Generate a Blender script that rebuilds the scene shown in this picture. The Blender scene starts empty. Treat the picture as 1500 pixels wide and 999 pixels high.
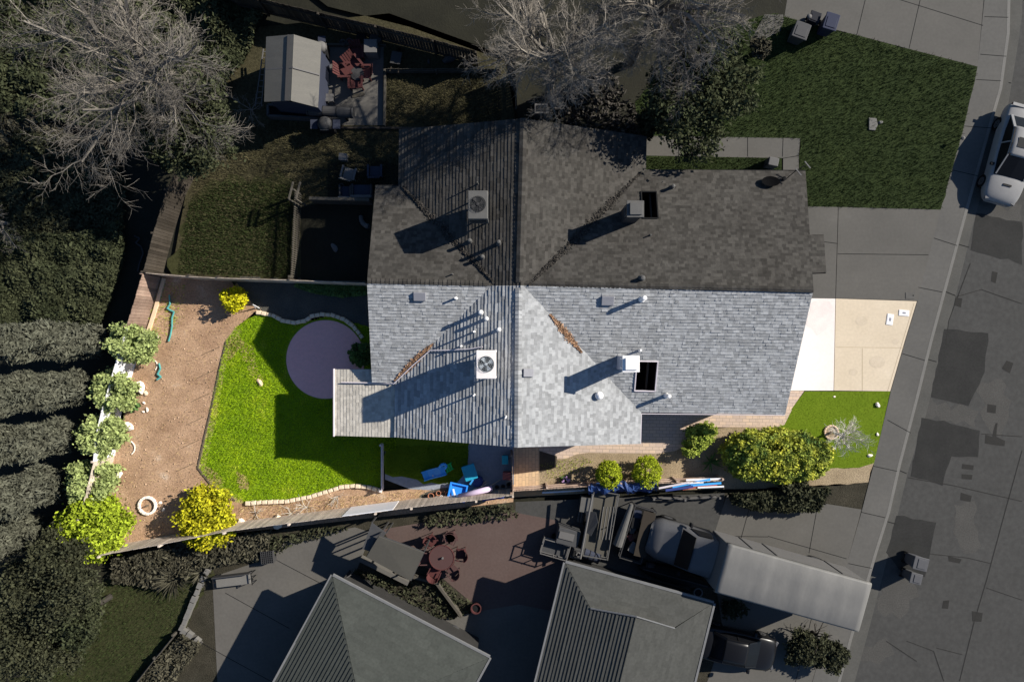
import bpy, math, random
import numpy as np
from mathutils import Vector, Matrix

random.seed(7)
RNG = np.random.default_rng(11)
SC = bpy.context.scene
COL = SC.collection
R = math.radians

# ------------------------------------------------------------------ camera, sky, sun, exposure
H = 35.0                 # camera height over the ground, metres
S = 0.035                # metres of ground per photo pixel
cam = bpy.data.cameras.new("Camera")
cam.sensor_width = 36.0
cam.lens = 36.0 * H / (1500 * S)
cam.clip_start = 0.5
cam.clip_end = 1500
camo = bpy.data.objects.new("Camera", cam)
camo.location = (0, 0, H)
COL.objects.link(camo)
SC.camera = camo

SUN_EL = 30.0
SUN_AZ = Vector((0.925, 0.38, 0)).normalized()      # horizontal direction towards the sun
w = bpy.data.worlds.new("World")
SC.world = w
w.use_nodes = True
wn = w.node_tree.nodes
sky = wn.new("ShaderNodeTexSky")
sky.sky_type = 'NISHITA'
sky.sun_disc = False
sky.sun_elevation = R(SUN_EL)
sky.sun_rotation = math.atan2(SUN_AZ.x, SUN_AZ.y)
sky.air_density = 1.0
sky.dust_density = 0.3
sky.ozone_density = 6.0
w.node_tree.links.new(sky.outputs[0], wn["Background"].inputs[0])
wn["Background"].inputs[1].default_value = 0.064
sl = bpy.data.lights.new("Sun", 'SUN')
sl.energy = 5.0
sl.angle = R(0.5)
sl.color = (1.0, 0.94, 0.84)
so = bpy.data.objects.new("Sun", sl)
ld = -(SUN_AZ * math.cos(R(SUN_EL)) + Vector((0, 0, math.sin(R(SUN_EL)))))
so.rotation_euler = ld.to_track_quat('-Z', 'Y').to_euler()
so.location = (40, 16, 40)
COL.objects.link(so)
SC.view_settings.view_transform = 'Standard'
SC.view_settings.look = 'None'
SC.view_settings.gamma = 1.0
SC.view_settings.use_curve_mapping = False
SC.view_settings.exposure = 0.74

# ------------------------------------------------------------------ coordinates
def P(px, py, z=0.0):
    """world point at height z that stands at this place of the survey plan"""
    k = S * (H - z) / H
    return Vector(((px - 750) * k, (499.5 - py) * k, z))
def P2(px, py, z=0.0):
    v = P(px, py, z); return (v.x, v.y)

# ------------------------------------------------------------------ materials
MATS = {}
def mat(name, c1, c2=None, scale=2.0, rough=0.85, spec=0.2, bump=0.0, bscale=60.0, metal=0.0,
        island=0.0, c3=None, fine=0.12, transl=0.0, contrast=0.25, clear=0.0, stretch=None):
    if name in MATS: return MATS[name]
    m = bpy.data.materials.new(name); m.use_nodes = True
    nt = m.node_tree; N = nt.nodes; Lk = nt.links
    b = N["Principled BSDF"]
    b.inputs["Roughness"].default_value = rough
    b.inputs["Specular IOR Level"].default_value = spec
    b.inputs["Metallic"].default_value = metal
    if clear: b.inputs["Coat Weight"].default_value = clear
    c2 = c2 or tuple(x * 0.8 for x in c1)
    tc = N.new("ShaderNodeTexCoord")
    vec = tc.outputs["Object"]
    if stretch:
        mp = N.new("ShaderNodeMapping"); mp.inputs["Scale"].default_value = stretch
        Lk.new(vec, mp.inputs[0]); vec = mp.outputs[0]
    n1 = N.new("ShaderNodeTexNoise"); n1.inputs["Scale"].default_value = scale
    n1.inputs["Detail"].default_value = 8; n1.inputs["Roughness"].default_value = 0.62
    Lk.new(vec, n1.inputs["Vector"])
    cr = N.new("ShaderNodeValToRGB")
    e = cr.color_ramp.elements
    e[0].position = 0.5 - contrast; e[0].color = (*c1, 1)
    e[1].position = 0.5 + contrast; e[1].color = (*c2, 1)
    if c3:
        x = cr.color_ramp.elements.new(0.5 + contrast * 0.55); x.color = (*c3, 1)
    Lk.new(n1.outputs[0], cr.inputs[0])
    col = cr.outputs[0]
    n2 = N.new("ShaderNodeTexNoise"); n2.inputs["Scale"].default_value = scale * 14
    n2.inputs["Detail"].default_value = 4
    Lk.new(vec, n2.inputs["Vector"])
    mr = N.new("ShaderNodeMapRange")
    mr.inputs["From Min"].default_value = 0.3; mr.inputs["From Max"].default_value = 0.7
    mr.inputs["To Min"].default_value = 1 - fine; mr.inputs["To Max"].default_value = 1 + fine
    Lk.new(n2.outputs[0], mr.inputs["Value"])
    fac = mr.outputs[0]
    if island:
        g = N.new("ShaderNodeNewGeometry")
        mi = N.new("ShaderNodeMapRange")
        mi.inputs["To Min"].default_value = 1 - island; mi.inputs["To Max"].default_value = 1 + island
        Lk.new(g.outputs["Random Per Island"], mi.inputs["Value"])
        mu = N.new("ShaderNodeMath"); mu.operation = 'MULTIPLY'
        Lk.new(fac, mu.inputs[0]); Lk.new(mi.outputs[0], mu.inputs[1]); fac = mu.outputs[0]
    vm = N.new("ShaderNodeVectorMath"); vm.operation = 'SCALE'
    Lk.new(col, vm.inputs[0]); Lk.new(fac, vm.inputs["Scale"])
    Lk.new(vm.outputs[0], b.inputs["Base Color"])
    if bump:
        n3 = N.new("ShaderNodeTexNoise"); n3.inputs["Scale"].default_value = bscale
        n3.inputs["Detail"].default_value = 5
        Lk.new(vec, n3.inputs["Vector"])
        bp = N.new("ShaderNodeBump"); bp.inputs["Strength"].default_value = bump
        bp.inputs["Distance"].default_value = 0.04
        Lk.new(n3.outputs[0], bp.inputs["Height"]); Lk.new(bp.outputs[0], b.inputs["Normal"])
    if transl:
        tr = N.new("ShaderNodeBsdfTranslucent"); Lk.new(vm.outputs[0], tr.inputs["Color"])
        mx = N.new("ShaderNodeMixShader"); mx.inputs[0].default_value = transl
        Lk.new(b.outputs[0], mx.inputs[1]); Lk.new(tr.outputs[0], mx.inputs[2])
        Lk.new(mx.outputs[0], N["Material Output"].inputs["Surface"])
    MATS[name] = m
    return m
def plain(name, c, rough=0.5, spec=0.3, metal=0.0, clear=0.0):
    return mat(name, c, tuple(x * 0.88 for x in c), scale=3, rough=rough, spec=spec, metal=metal, fine=0.06, clear=clear)
def pavers(name, c1, c2, mortar, bw=0.3, bh=0.15, rot=0.0):
    m = mat(name, c1, c2, scale=1.5, rough=0.85, bump=0.2)
    nt = m.node_tree; N = nt.nodes; Lk = nt.links
    br = N.new("ShaderNodeTexBrick")
    br.inputs["Color1"].default_value = (*c1, 1); br.inputs["Color2"].default_value = (*c2, 1)
    br.inputs["Mortar"].default_value = (*mortar, 1)
    br.inputs["Scale"].default_value = 1.0
    br.inputs["Brick Width"].default_value = bw; br.inputs["Row Height"].default_value = bh
    br.inputs["Mortar Size"].default_value = 0.01
    tc = N.new("ShaderNodeTexCoord"); mp = N.new("ShaderNodeMapping")
    mp.inputs["Rotation"].default_value[2] = rot
    Lk.new(tc.outputs["Object"], mp.inputs[0]); Lk.new(mp.outputs[0], br.inputs["Vector"])
    b = N["Principled BSDF"]
    vm = b.inputs["Base Color"].links[0].from_node
    mx = N.new("ShaderNodeMix"); mx.data_type = 'RGBA'; mx.blend_type = 'MIX'; mx.inputs[0].default_value = 0.75
    Lk.new(vm.outputs[0], mx.inputs[6]); Lk.new(br.outputs[0], mx.inputs[7])
    Lk.new(mx.outputs[2], b.inputs["Base Color"])
    return m

# ------------------------------------------------------------------ objects
def props(o, label=None, cat=None, group=None, kind=None):
    if label: o["label"] = label
    if cat: o["category"] = cat
    if group: o["group"] = group
    if kind: o["kind"] = kind
    return o
def thing(name, label, cat, loc=(0, 0, 0), rz=0.0, group=None):
    o = bpy.data.objects.new(name, None); COL.objects.link(o)
    o.empty_display_size = 0.3
    o.location = loc; o.rotation_euler = (0, 0, rz)
    return props(o, label, cat, group)
def root_of(o):
    while o.parent: o = o.parent
    return o
def link_mesh(name, me, m, parent=None, world=False, smooth=False):
    o = bpy.data.objects.new(name, me); COL.objects.link(o)
    if m: me.materials.append(m)
    if parent:
        o.parent = parent
        if world:
            rt = root_of(parent)
            Mw = Matrix.Translation(rt.location) @ rt.rotation_euler.to_matrix().to_4x4()
            me.transform(Mw.inverted())
    if smooth:
        me.polygons.foreach_set("use_smooth", [True] * len(me.polygons))
    return o
def copy_thing(root, loc, rz, label=None, group=None, scale=None, mats=None):
    r = root.copy(); COL.objects.link(r); r.location = loc; r.rotation_euler = (0, 0, rz)
    if scale: r.scale = scale
    if label: r["label"] = label
    if group: r["group"] = group
    for ch in list(root.children):
        c = ch.copy(); COL.objects.link(c); c.parent = r
        for g in list(ch.children):
            d = g.copy(); COL.objects.link(d); d.parent = c
    return r

class MB:
    def __init__(self): self.v = []; self.f = []
    def add(self, vs, fs):
        o = len(self.v); self.v += [tuple(p) for p in vs]; self.f += [tuple(i + o for i in f) for f in fs]; return self
    def box(self, c, s, rz=0.0, M=None):
        x, y, z = (q / 2 for q in s)
        vs = [Vector((a * x, b * y, d * z)) for d in (-1, 1) for b in (-1, 1) for a in (-1, 1)]
        Q = M if M is not None else Matrix.Rotation(rz, 3, 'Z')
        vs = [Q @ p + Vector(c) for p in vs]
        return self.add(vs, [(0, 2, 3, 1), (4, 5, 7, 6), (0, 1, 5, 4), (2, 6, 7, 3), (0, 4, 6, 2), (1, 3, 7, 5)])
    def beam(self, a, b, w, h):
        a = Vector(a); b = Vector(b); d = b - a; L = d.length
        x = d.normalized(); up = Vector((0, 0, 1))
        if abs(x.z) > 0.95: up = Vector((0, 1, 0))
        y = up.cross(x).normalized(); z = x.cross(y)
        M = Matrix((x, y, z)).transposed()
        return self.box((a + b) / 2, (L, w, h), M=M)
    def prism(self, pts, z0, z1):
        n = len(pts)
        area = sum(pts[i][0] * pts[(i + 1) % n][1] - pts[(i + 1) % n][0] * pts[i][1] for i in range(n))
        if area < 0: pts = pts[::-1]
        vs = [(p[0], p[1], z0) for p in pts] + [(p[0], p[1], z1) for p in pts]
        fs = [tuple(range(n))[::-1], tuple(range(n, 2 * n))] + [(i, (i + 1) % n, n + (i + 1) % n, n + i) for i in range(n)]
        return self.add(vs, fs)
    def frustum(self, c, s0, s1, h, rz=0.0, off=(0, 0)):
        (a, b), (d, e) = s0, s1
        vs = [(-a/2, -b/2, 0), (a/2, -b/2, 0), (a/2, b/2, 0), (-a/2, b/2, 0),
              (-d/2 + off[0], -e/2 + off[1], h), (d/2 + off[0], -e/2 + off[1], h), (d/2 + off[0], e/2 + off[1], h), (-d/2 + off[0], e/2 + off[1], h)]
        Q = Matrix.Rotation(rz, 3, 'Z')
        return self.add([Q @ Vector(p) + Vector(c) for p in vs], [(3, 2, 1, 0), (4, 5, 6, 7), (0, 1, 5, 4), (1, 2, 6, 5), (2, 3, 7, 6), (3, 0, 4, 7)])
    def tube(self, a, b, r0, r1=None, n=8, caps=True):
        r1 = r0 if r1 is None else r1
        a = Vector(a); b = Vector(b); d = (b - a).normalized()
        u = d.orthogonal().normalized(); v = d.cross(u)
        vs = [a + (u * math.cos(t) + v * math.sin(t)) * r0 for t in [2 * math.pi * i / n for i in range(n)]]
        vs += [b + (u * math.cos(t) + v * math.sin(t)) * r1 for t in [2 * math.pi * i / n for i in range(n)]]
        fs = [(i, (i + 1) % n, n + (i + 1) % n, n + i) for i in range(n)]
        if caps: fs += [tuple(range(n))[::-1], tuple(range(n, 2 * n))]
        return self.add(vs, fs)
    def path(self, pts, r, n=6):
        for a, b in zip(pts[:-1], pts[1:]): self.tube(a, b, r, r, n)
        return self
    def lathe(self, prof, c=(0, 0, 0), n=20):
        vs = []; fs = []; m = len(prof)
        for i in range(n):
            t = 2 * math.pi * i / n
            for r, z in prof: vs.append((c[0] + r * math.cos(t), c[1] + r * math.sin(t), c[2] + z))
        for i in range(n):
            j = (i + 1) % n
            for k in range(m - 1): fs.append((i * m + k, j * m + k, j * m + k + 1, i * m + k + 1))
        if prof[-1][0] > 1e-4: fs.append(tuple(i * m + m - 1 for i in range(n)))
        if prof[0][0] > 1e-4: fs.append(tuple(i * m for i in range(n))[::-1])
        return self.add(vs, fs)
    def ring(self, c, R0, r, n=24, k=8):
        vs = []; fs = []
        for i in range(n):
            t = 2 * math.pi * i / n
            for j in range(k):
                s = 2 * math.pi * j / k; q = R0 + r * math.cos(s)
                vs.append((c[0] + q * math.cos(t), c[1] + q * math.sin(t), c[2] + r * math.sin(s)))
        for i in range(n):
            for j in range(k):
                fs.append((i * k + j, ((i + 1) % n) * k + j, ((i + 1) % n) * k + (j + 1) % k, i * k + (j + 1) % k))
        return self.add(vs, fs)
    def blob(self, c, r, seed=0, amp=0.18, n=14, m=9, flat=-0.5):
        rg = random.Random(seed); ph = [rg.uniform(0, 6.28) for _ in range(6)]
        vs = []; fs = []
        for i in range(m + 1):
            th = math.pi * i / m
            for j in range(n):
                p = 2 * math.pi * j / n
                q = 1 + amp * (math.sin(2 * p + ph[0]) * math.sin(th) + .6 * math.sin(3 * p + ph[1] + th * 2) * math.sin(th) + .5 * math.sin(3 * th + ph[2]))
                vs.append((c[0] + r[0] * q * math.sin(th) * math.cos(p), c[1] + r[1] * q * math.sin(th) * math.sin(p), c[2] + max(r[2] * q * math.cos(th), flat * r[2])))
        for i in range(m):
            for j in range(n): fs.append((i * n + j, (i + 1) * n + j, (i + 1) * n + (j + 1) % n, i * n + (j + 1) % n))
        return self.add(vs, fs)
    def build(self, name, m, parent=None, world=False, smooth=False, bevel=0.0, sub=0):
        me = bpy.data.meshes.new(name); me.from_pydata(self.v, [], self.f); me.update()
        o = link_mesh(name, me, m, parent, world, smooth)
        if bevel:
            b = o.modifiers.new("bevel", 'BEVEL'); b.width = bevel; b.segments = 2; b.limit_method = 'ANGLE'
        if sub:
            s = o.modifiers.new("sub", 'SUBSURF'); s.levels = sub; s.render_levels = sub
        return o
def struct(o): return props(o, kind="structure")
def single(o, label, cat, group=None): return props(o, label, cat, group)

def quads(name, V, m, parent=None, world=False, cross=False):
    """V: (n,4,3) array of separate quads"""
    n = len(V); me = bpy.data.meshes.new(name)
    me.vertices.add(n * 4); me.vertices.foreach_set("co", V.reshape(-1).astype(np.float32))
    me.loops.add(n * 4); me.loops.foreach_set("vertex_index", np.arange(n * 4, dtype=np.int32))
    me.polygons.add(n); me.polygons.foreach_set("loop_start", np.arange(0, n * 4, 4, dtype=np.int32))
    me.update(calc_edges=True); me.validate()
    return link_mesh(name, me, m, parent, world)
def leaf_quads(C, size, up=0.5, aspect=1.6, jitter=0.4, dirs=None):
    n = len(C)
    nr = RNG.normal(size=(n, 3)); nr[:, 2] = np.abs(nr[:, 2]) + up
    nr /= np.linalg.norm(nr, axis=1)[:, None]
    t = RNG.normal(size=(n, 3)) if dirs is None else dirs + RNG.normal(size=(n, 3)) * 0.35
    a = t - nr * np.sum(t * nr, axis=1)[:, None]; a /= np.linalg.norm(a, axis=1)[:, None] + 1e-9
    b = np.cross(nr, a)
    s = size * (1 + jitter * RNG.uniform(-1, 1, size=n))[:, None]
    a = a * s * aspect * 0.5; b = b * s * 0.5
    return np.stack([C - a, C + b * 0.9 - a * 0.1, C + a, C - b * 0.9 - a * 0.1], axis=1)
def crown_points(blobs, n, clusters=40, spread=0.22, shell=0.55, low=-1.0):
    tot = sum(r[0] * r[1] + r[0] * r[2] for _, r in blobs); out = []
    for c, r in blobs:
        k = max(1, int(n * (r[0] * r[1] + r[0] * r[2]) / tot)); q = max(3, int(clusters * k / n))
        d = RNG.normal(size=(q, 3)); d /= np.linalg.norm(d, axis=1)[:, None]
        d[:, 2] = np.where(d[:, 2] < low, -d[:, 2], d[:, 2])
        rad = RNG.uniform(shell, 1.0, size=q) ** 0.6
        cc = d * rad[:, None]
        idx = RNG.integers(0, q, size=k)
        off = RNG.normal(size=(k, 3)) * spread
        p = (cc[idx] + off) * np.array(r) + np.array(c)
        out.append(p)
    p = np.concatenate(out); p = p[p[:, 2] > 0.03]
    return p
def foliage(name, parent, m, blobs, n, size, clusters=60, spread=0.2, up=0.5, shell=0.55, aspect=1.6, low=-1.0, world=True):
    C = crown_points(blobs, n, clusters, spread, shell, low)
    return quads(name, leaf_quads(C, size, up, aspect), m, parent, world)
def in_poly(pts, poly):
    x, y = pts[:, 0], pts[:, 1]; r = np.zeros(len(pts), bool); n = len(poly)
    for i in range(n):
        x0, y0 = poly[i]; x1, y1 = poly[(i + 1) % n]
        c = ((y0 > y) != (y1 > y)) & (x < (x1 - x0) * (y - y0) / ((y1 - y0) or 1e-9) + x0)
        r ^= c
    return r
def scatter(poly, n):
    a = np.array(poly); lo = a.min(0); hi = a.max(0)
    p = RNG.uniform(lo, hi, size=(n, 2)); return p[in_poly(p, poly)]
def grass(name, poly_px, n, h, wd, m, z=0.0, exclude=(), lean=0.8):
    poly = [P2(*q) for q in poly_px]
    p = scatter(poly, n)
    for e in exclude: p = p[~in_poly(p, [P2(*q) for q in e])]
    k = len(p); C = np.column_stack([p, np.full(k, z)])
    a = RNG.uniform(0, 6.28, k); hh = h * RNG.uniform(.5, 1.3, k)
    d = np.column_stack([np.cos(a), np.sin(a), np.zeros(k)]); s = np.column_stack([-np.sin(a), np.cos(a), np.zeros(k)]) * wd
    tip = C + d * (hh * lean * RNG.uniform(.3, 1.2, k))[:, None] + np.array([0, 0, 1]) * hh[:, None]
    V = np.stack([C - s, C + s, tip + s * .3, tip - s * .3], axis=1)
    o = quads(name, V, m); props(o, kind="stuff"); return o
def twigs(segs, name, m, parent, k=4, world=True):
    A = np.array([s[0] for s in segs]); B = np.array([s[1] for s in segs])
    r0 = np.array([s[2] for s in segs]); r1 = np.array([s[3] for s in segs])
    d = B - A; d /= np.linalg.norm(d, axis=1)[:, None] + 1e-9
    t = np.where(np.abs(d[:, 2:3]) < .9, np.array([[0, 0, 1.0]]), np.array([[1.0, 0, 0]]))
    u = np.cross(d, t); u /= np.linalg.norm(u, axis=1)[:, None]; v = np.cross(d, u)
    qs = []
    for i in range(k):
        a0 = 2 * math.pi * i / k; a1 = 2 * math.pi * (i + 1) / k
        w0 = u * math.cos(a0) + v * math.sin(a0); w1 = u * math.cos(a1) + v * math.sin(a1)
        qs.append(np.stack([A + w0 * r0[:, None], A + w1 * r0[:, None], B + w1 * r1[:, None], B + w0 * r1[:, None]], axis=1))
    return quads(name, np.concatenate(qs), m, parent, world)
def grow(segs, p, d, L, r, depth, spec, rg):
    """one branch and its children; spec[depth] = (children, length ratio, spread, droop)"""
    n = 4 if depth < 2 else 3 if depth == 2 else 2
    q = Vector(p); dd = Vector(d).normalized(); pts = [q.copy()]
    for i in range(n):
        dd = (dd + Vector((rg.gauss(0, .19), rg.gauss(0, .19), rg.gauss(0, .14) + spec[depth][3]))).normalized()
        q2 = q + dd * (L / n)
        ra = r * (1 - .6 * i / n); rb = r * (1 - .6 * (i + 1) / n)
        segs.append((tuple(q), tuple(q2), ra, rb)); q = q2; pts.append((q.copy(), dd.copy(), rb))
    if depth + 1 >= len(spec): return
    c, lr, sp, _ = spec[depth]
    for i in range(c):
        t = 0.2 + 0.8 * (i + rg.random()) / c
        seg = min(n - 1, int(t * n)); pos, dr, rr = pts[seg + 1]
        base = Vector(pts[seg][0] if seg else pts[0]); pos = base.lerp(pos, t * n - seg if t * n - seg <= 1 else 1)
        rv = Vector((rg.gauss(0, 1), rg.gauss(0, 1), rg.gauss(0, .7))); rv -= dr * rv.dot(dr); rv.normalize()
        nd = (dr + rv * sp * rg.uniform(.7, 1.3)).normalized()
        grow(segs, pos, nd, L * lr * rg.uniform(.65, 1.2) * (1.15 - .4 * t), max(rr * .5, .0065), depth + 1, spec, rg)
def bare_tree(name, label, base, height, limbs, spec, m, seed, limb_len, r=0.2, tilt=(25, 60), group=None, droop=0.0):
    rg = random.Random(seed)
    t = thing(name, label, 'tree', base, 0, group)
    top = Vector(base) + Vector((0, 0, height))
    MB().tube(base, top, r, r * .75, 10).build('trunk', m, t, True, smooth=True)
    segs = []
    for i in range(limbs):
        a = 2 * math.pi * (i + rg.uniform(-.3, .3)) / limbs; e = R(rg.uniform(*tilt))
        d = Vector((math.cos(a) * math.cos(e), math.sin(a) * math.cos(e), math.sin(e)))
        grow(segs, top - Vector((0, 0, rg.uniform(0, .5) * height * .3)), d, limb_len * rg.uniform(.6, 1.2), r * .5, 0, spec, rg)
    segs = [s for s in segs if s[1][2] > .1]
    twigs(segs, 'crown', m, t, k=3)
    return t
def jag(poly, step=0.35, amp=0.08, seed=1):
    rg = random.Random(seed); out = []
    n = len(poly)
    for i in range(n):
        a = Vector(poly[i]); b = Vector(poly[(i + 1) % n]); L = (b - a).length; k = max(1, int(L / step))
        nv = Vector((-(b - a).y, (b - a).x)).normalized()
        for j in range(k):
            q = a.lerp(b, j / k)
            if j: q = q + nv * rg.gauss(0, amp)
            out.append((q.x, q.y))
    return out
def sheet(name, poly_px, z, m, jit=0.0, base=0.0, seed=1):
    pts = [P2(px, py, base) for px, py in poly_px]
    if jit: pts = jag(pts, .35, jit, seed)
    n = len(pts)
    area = sum(pts[i][0] * pts[(i + 1) % n][1] - pts[(i + 1) % n][0] * pts[i][1] for i in range(n))
    if area < 0: pts = pts[::-1]
    me = bpy.data.meshes.new(name)
    me.from_pydata([(x, y, z) for x, y in pts], [], [tuple(range(n))]); me.update()
    return struct(link_mesh(name, me, m))
def slab(name, poly_px, z0, z1, m):
    return struct(MB().prism([P2(*q) for q in poly_px], z0, z1).build(name, m))
def strips(name, lines_px, wd, z, m):
    b = MB()
    for ln in lines_px:
        for a, c in zip(ln[:-1], ln[1:]):
            A = Vector(P2(*a)); B = Vector(P2(*c)); d = (B - A).normalized(); n = Vector((-d.y, d.x)) * wd / 2
            b.add([(*(A - n), z), (*(B - n), z), (*(B + n), z), (*(A + n), z)], [(0, 1, 2, 3)])
    return struct(b.build(name, m))
def disc_px(cx, cy, r, n=40): return [(cx + r * math.cos(2 * math.pi * i / n), cy + r * math.sin(2 * math.pi * i / n)) for i in range(n)]

# ------------------------------------------------------------------ roofs
def clip(poly, a, b, c):
    """keep a*x+b*y <= c"""
    out = []; n = len(poly)
    for i in range(n):
        p = poly[i]; q = poly[(i + 1) % n]
        fp = a * p[0] + b * p[1] - c; fq = a * q[0] + b * q[1] - c
        if fp <= 1e-9: out.append(p)
        if (fp < -1e-9 and fq > 1e-9) or (fp > 1e-9 and fq < -1e-9):
            t = fp / (fp - fq); out.append((p[0] + t * (q[0] - p[0]), p[1] + t * (q[1] - p[1])))
    return out
def parea(p):
    n = len(p)
    return abs(sum(p[i][0] * p[(i + 1) % n][1] - p[(i + 1) % n][0] * p[i][1] for i in range(n))) / 2 if n > 2 else 0
def eave_plane(a, b, ze, pitch, inside):
    n = Vector((-(b[1] - a[1]), b[0] - a[0])).normalized()
    if n.dot(Vector(inside) - Vector(a)) < 0: n = -n
    A, B = n.x * pitch, n.y * pitch
    return (A, B, ze - A * a[0] - B * a[1])
def pz(pl, x, y): return pl[0] * x + pl[1] * y + pl[2]
def below(poly, p, q):        # part of poly where plane p <= plane q
    return clip(poly, p[0] - q[0], p[1] - q[1], q[2] - p[2])
def hit(px, py, pl):
    dx = (px - 750) * S / H; dy = (499.5 - py) * S / H
    t = (H - pl[2]) / (1 + pl[0] * dx + pl[1] * dy)
    return Vector((t * dx, t * dy, H - t))
def shingles(b, slab_b, poly, pl, course=0.150, thick=0.02, tab=(0.10, 0.30), hole=None, seed=0, lift=0.0, thickslab=0.1, vary=.45, vbase=None):
    rg = random.Random(seed)
    g = Vector((pl[0], pl[1])); gl = g.length
    gx, gy = (g.x / gl, g.y / gl)
    U = Vector((gy, -gx, 0)); V = Vector((gx, gy, gl)).normalized()
    Nn = U.cross(V)
    if Nn.z < 0: U = -U; Nn = -Nn
    O = Vector((0, 0, pl[2]))
    def uv(x, y, z=None):
        p = Vector((x, y, pz(pl, x, y))) - O; return (p.dot(U), p.dot(V))
    def w3(u, v, h): return O + U * u + V * v + Nn * (h + lift)
    q = [uv(*p) for p in poly]
    pieces = [q]
    if hole:
        hs = [uv(p.x, p.y) for p in hole]
        u0, u1 = min(h[0] for h in hs), max(h[0] for h in hs); v0, v1 = min(h[1] for h in hs), max(h[1] for h in hs)
        mid = clip(clip(q, -1, 0, -u0), 1, 0, u1)
        pieces = [clip(q, 1, 0, u0), clip(q, -1, 0, -u1), clip(mid, 0, 1, v0), clip(mid, 0, -1, -v1)]
        hole_w = [[w3(u, v, 0) for u, v in ((u0, v0), (u1, v0), (u1, v1), (u0, v1))]]
    for pc in pieces:
        if parea(pc) < 1e-4: continue
        n = len(pc)
        slab_b.add([w3(u, v, 0) for u, v in pc] + [w3(u, v, -thickslab) for u, v in pc],
              [tuple(range(n)), tuple(range(n, 2 * n))[::-1]] + [(i, n + i, n + (i + 1) % n, (i + 1) % n) for i in range(n)])
    vmin = min(p[1] for p in q)
    if vbase is not None:
        e = uv(*vbase)[1]; vmin = e + math.floor((vmin - e) / course) * course
    vmax = max(p[1] for p in q)
    i = 0
    while vmin + i * course < vmax:
        va = vmin + i * course
        cuts = []; u = min(p[0] for p in q) - rg.uniform(0, .4); um = max(p[0] for p in q)
        while u < um: cuts.append(u); u += rg.uniform(*tab)
        cuts.append(u)
        for pc in pieces:
            st = clip(clip(pc, 0, -1, -va), 0, 1, va + course)
            if parea(st) < 1e-4: continue
            for ua, ub in zip(cuts[:-1], cuts[1:]):
                tb = clip(clip(st, -1, 0, -ua), 1, 0, ub)
                if parea(tb) < 1e-4: continue
                t = thick * rg.uniform(1 - vary, 1 + vary); jj = rg.uniform(0, .012)
                vs = []; 
                for (uu, vv) in tb:
                    lo = vv - va < 1e-4
                    vs.append(w3(uu, vv - (jj if lo and i else 0), .003 + t * (1 - (vv - va) / course)))
                m = len(tb); fs = [tuple(range(m))]
                low = [k for k in range(m) if tb[k][1] - va < 1e-4]
                if len(low) >= 2:
                    a, c = low[0], low[-1]
                    ua_, uc_ = tb[a][0], tb[c][0]
                    vs += [w3(ua_, va - (jj if i else 0), 0.0), w3(uc_, va - (jj if i else 0), 0.0)]
                    fs.append((a, m, m + 1, c))
                b.add(vs, fs)
        i += 1
    return hole_w[0] if hole else None
def walls(b, poly, ztop, n=10):
    k = len(poly)
    for i in range(k):
        p = Vector(poly[i]); q = Vector(poly[(i + 1) % k])
        for j in range(n):
            a = p.lerp(q, j / n); c = p.lerp(q, (j + 1) / n)
            b.add([(a.x, a.y, 0), (c.x, c.y, 0), (c.x, c.y, ztop(c.x, c.y)), (a.x, a.y, ztop(a.x, a.y))], [(0, 1, 2, 3)])
    return b
def inset(poly, d):
    n = len(poly); area = sum(poly[i][0] * poly[(i + 1) % n][1] - poly[(i + 1) % n][0] * poly[i][1] for i in range(n))
    if area < 0: poly = poly[::-1]
    out = []
    for i in range(n):
        p0 = Vector(poly[i - 1]); p1 = Vector(poly[i]); p2 = Vector(poly[(i + 1) % n])
        d1 = (p1 - p0).normalized(); d2 = (p2 - p1).normalized()
        n1 = Vector((-d1.y, d1.x)); n2 = Vector((-d2.y, d2.x)); m = (n1 + n2).normalized()
        out.append(tuple(p1 + m * d / max(.3, m.dot(n1))))
    return out

# ------------------------------------------------------------------ materials; off-lot ones have a dimming put into their base colours
M = {}
def mm(k, *a, **kw): M[k] = mat(k, *a, **kw)
mm('soil_dark', (0.0105, 0.0101, 0.0062), (0.0210, 0.0202, 0.0125), scale=.5, bump=.4, bscale=12)
mm('asphalt', (0.0508, 0.0498, 0.0473), (0.0634, 0.0622, 0.0584), scale=.35, c3=(0.0571, 0.0560, 0.0534), fine=.12, bump=.25, bscale=120, spec=.1)
mm('asphalt_fresh', (0.0215, 0.0215, 0.0207), (0.0330, 0.0325, 0.0309), scale=.8, fine=.1, bump=.3, bscale=120, spec=.1)
mm('asphalt_worn', (.056, .054, .050), (.070, .067, .062), scale=1.1, fine=.15, spec=.1)
mm('tar', (0.0228, 0.0220, 0.0204), (0.0305, 0.0293, 0.0272), spec=.1)
mm('concrete_old', (0.0888, 0.0847, 0.0766), (0.1167, 0.1108, 0.0996), scale=.5, c3=(0.1053, 0.0996, 0.0900), fine=.05, bump=.1, bscale=90, spec=.1)  # driveway and path concrete with the off-lot dimming put into its colour
mm('concrete_walk', (0.0863, 0.0833, 0.0778), (0.1117, 0.1070, 0.0984), scale=.45, fine=.06, bump=.1, bscale=90, spec=.1)
mm('concrete_kerb', (0.1331, 0.1282, 0.1191), (0.1648, 0.1580, 0.1459), scale=1.2, fine=.08, spec=.1)
mm('concrete_gutter', (0.0634, 0.0622, 0.0571), (0.0888, 0.0859, 0.0778), scale=.9, fine=.08, spec=.1)
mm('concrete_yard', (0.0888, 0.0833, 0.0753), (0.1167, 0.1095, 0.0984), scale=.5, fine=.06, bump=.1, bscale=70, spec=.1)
mm('joint', (.012, .012, .012), (.02, .02, .02), spec=.05)
mm('concrete_cream', (.52, .435, .32), (.62, .53, .41), scale=.55, c3=(.58, .49, .37), fine=.05, bump=.08, bscale=90, spec=.15)
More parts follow.
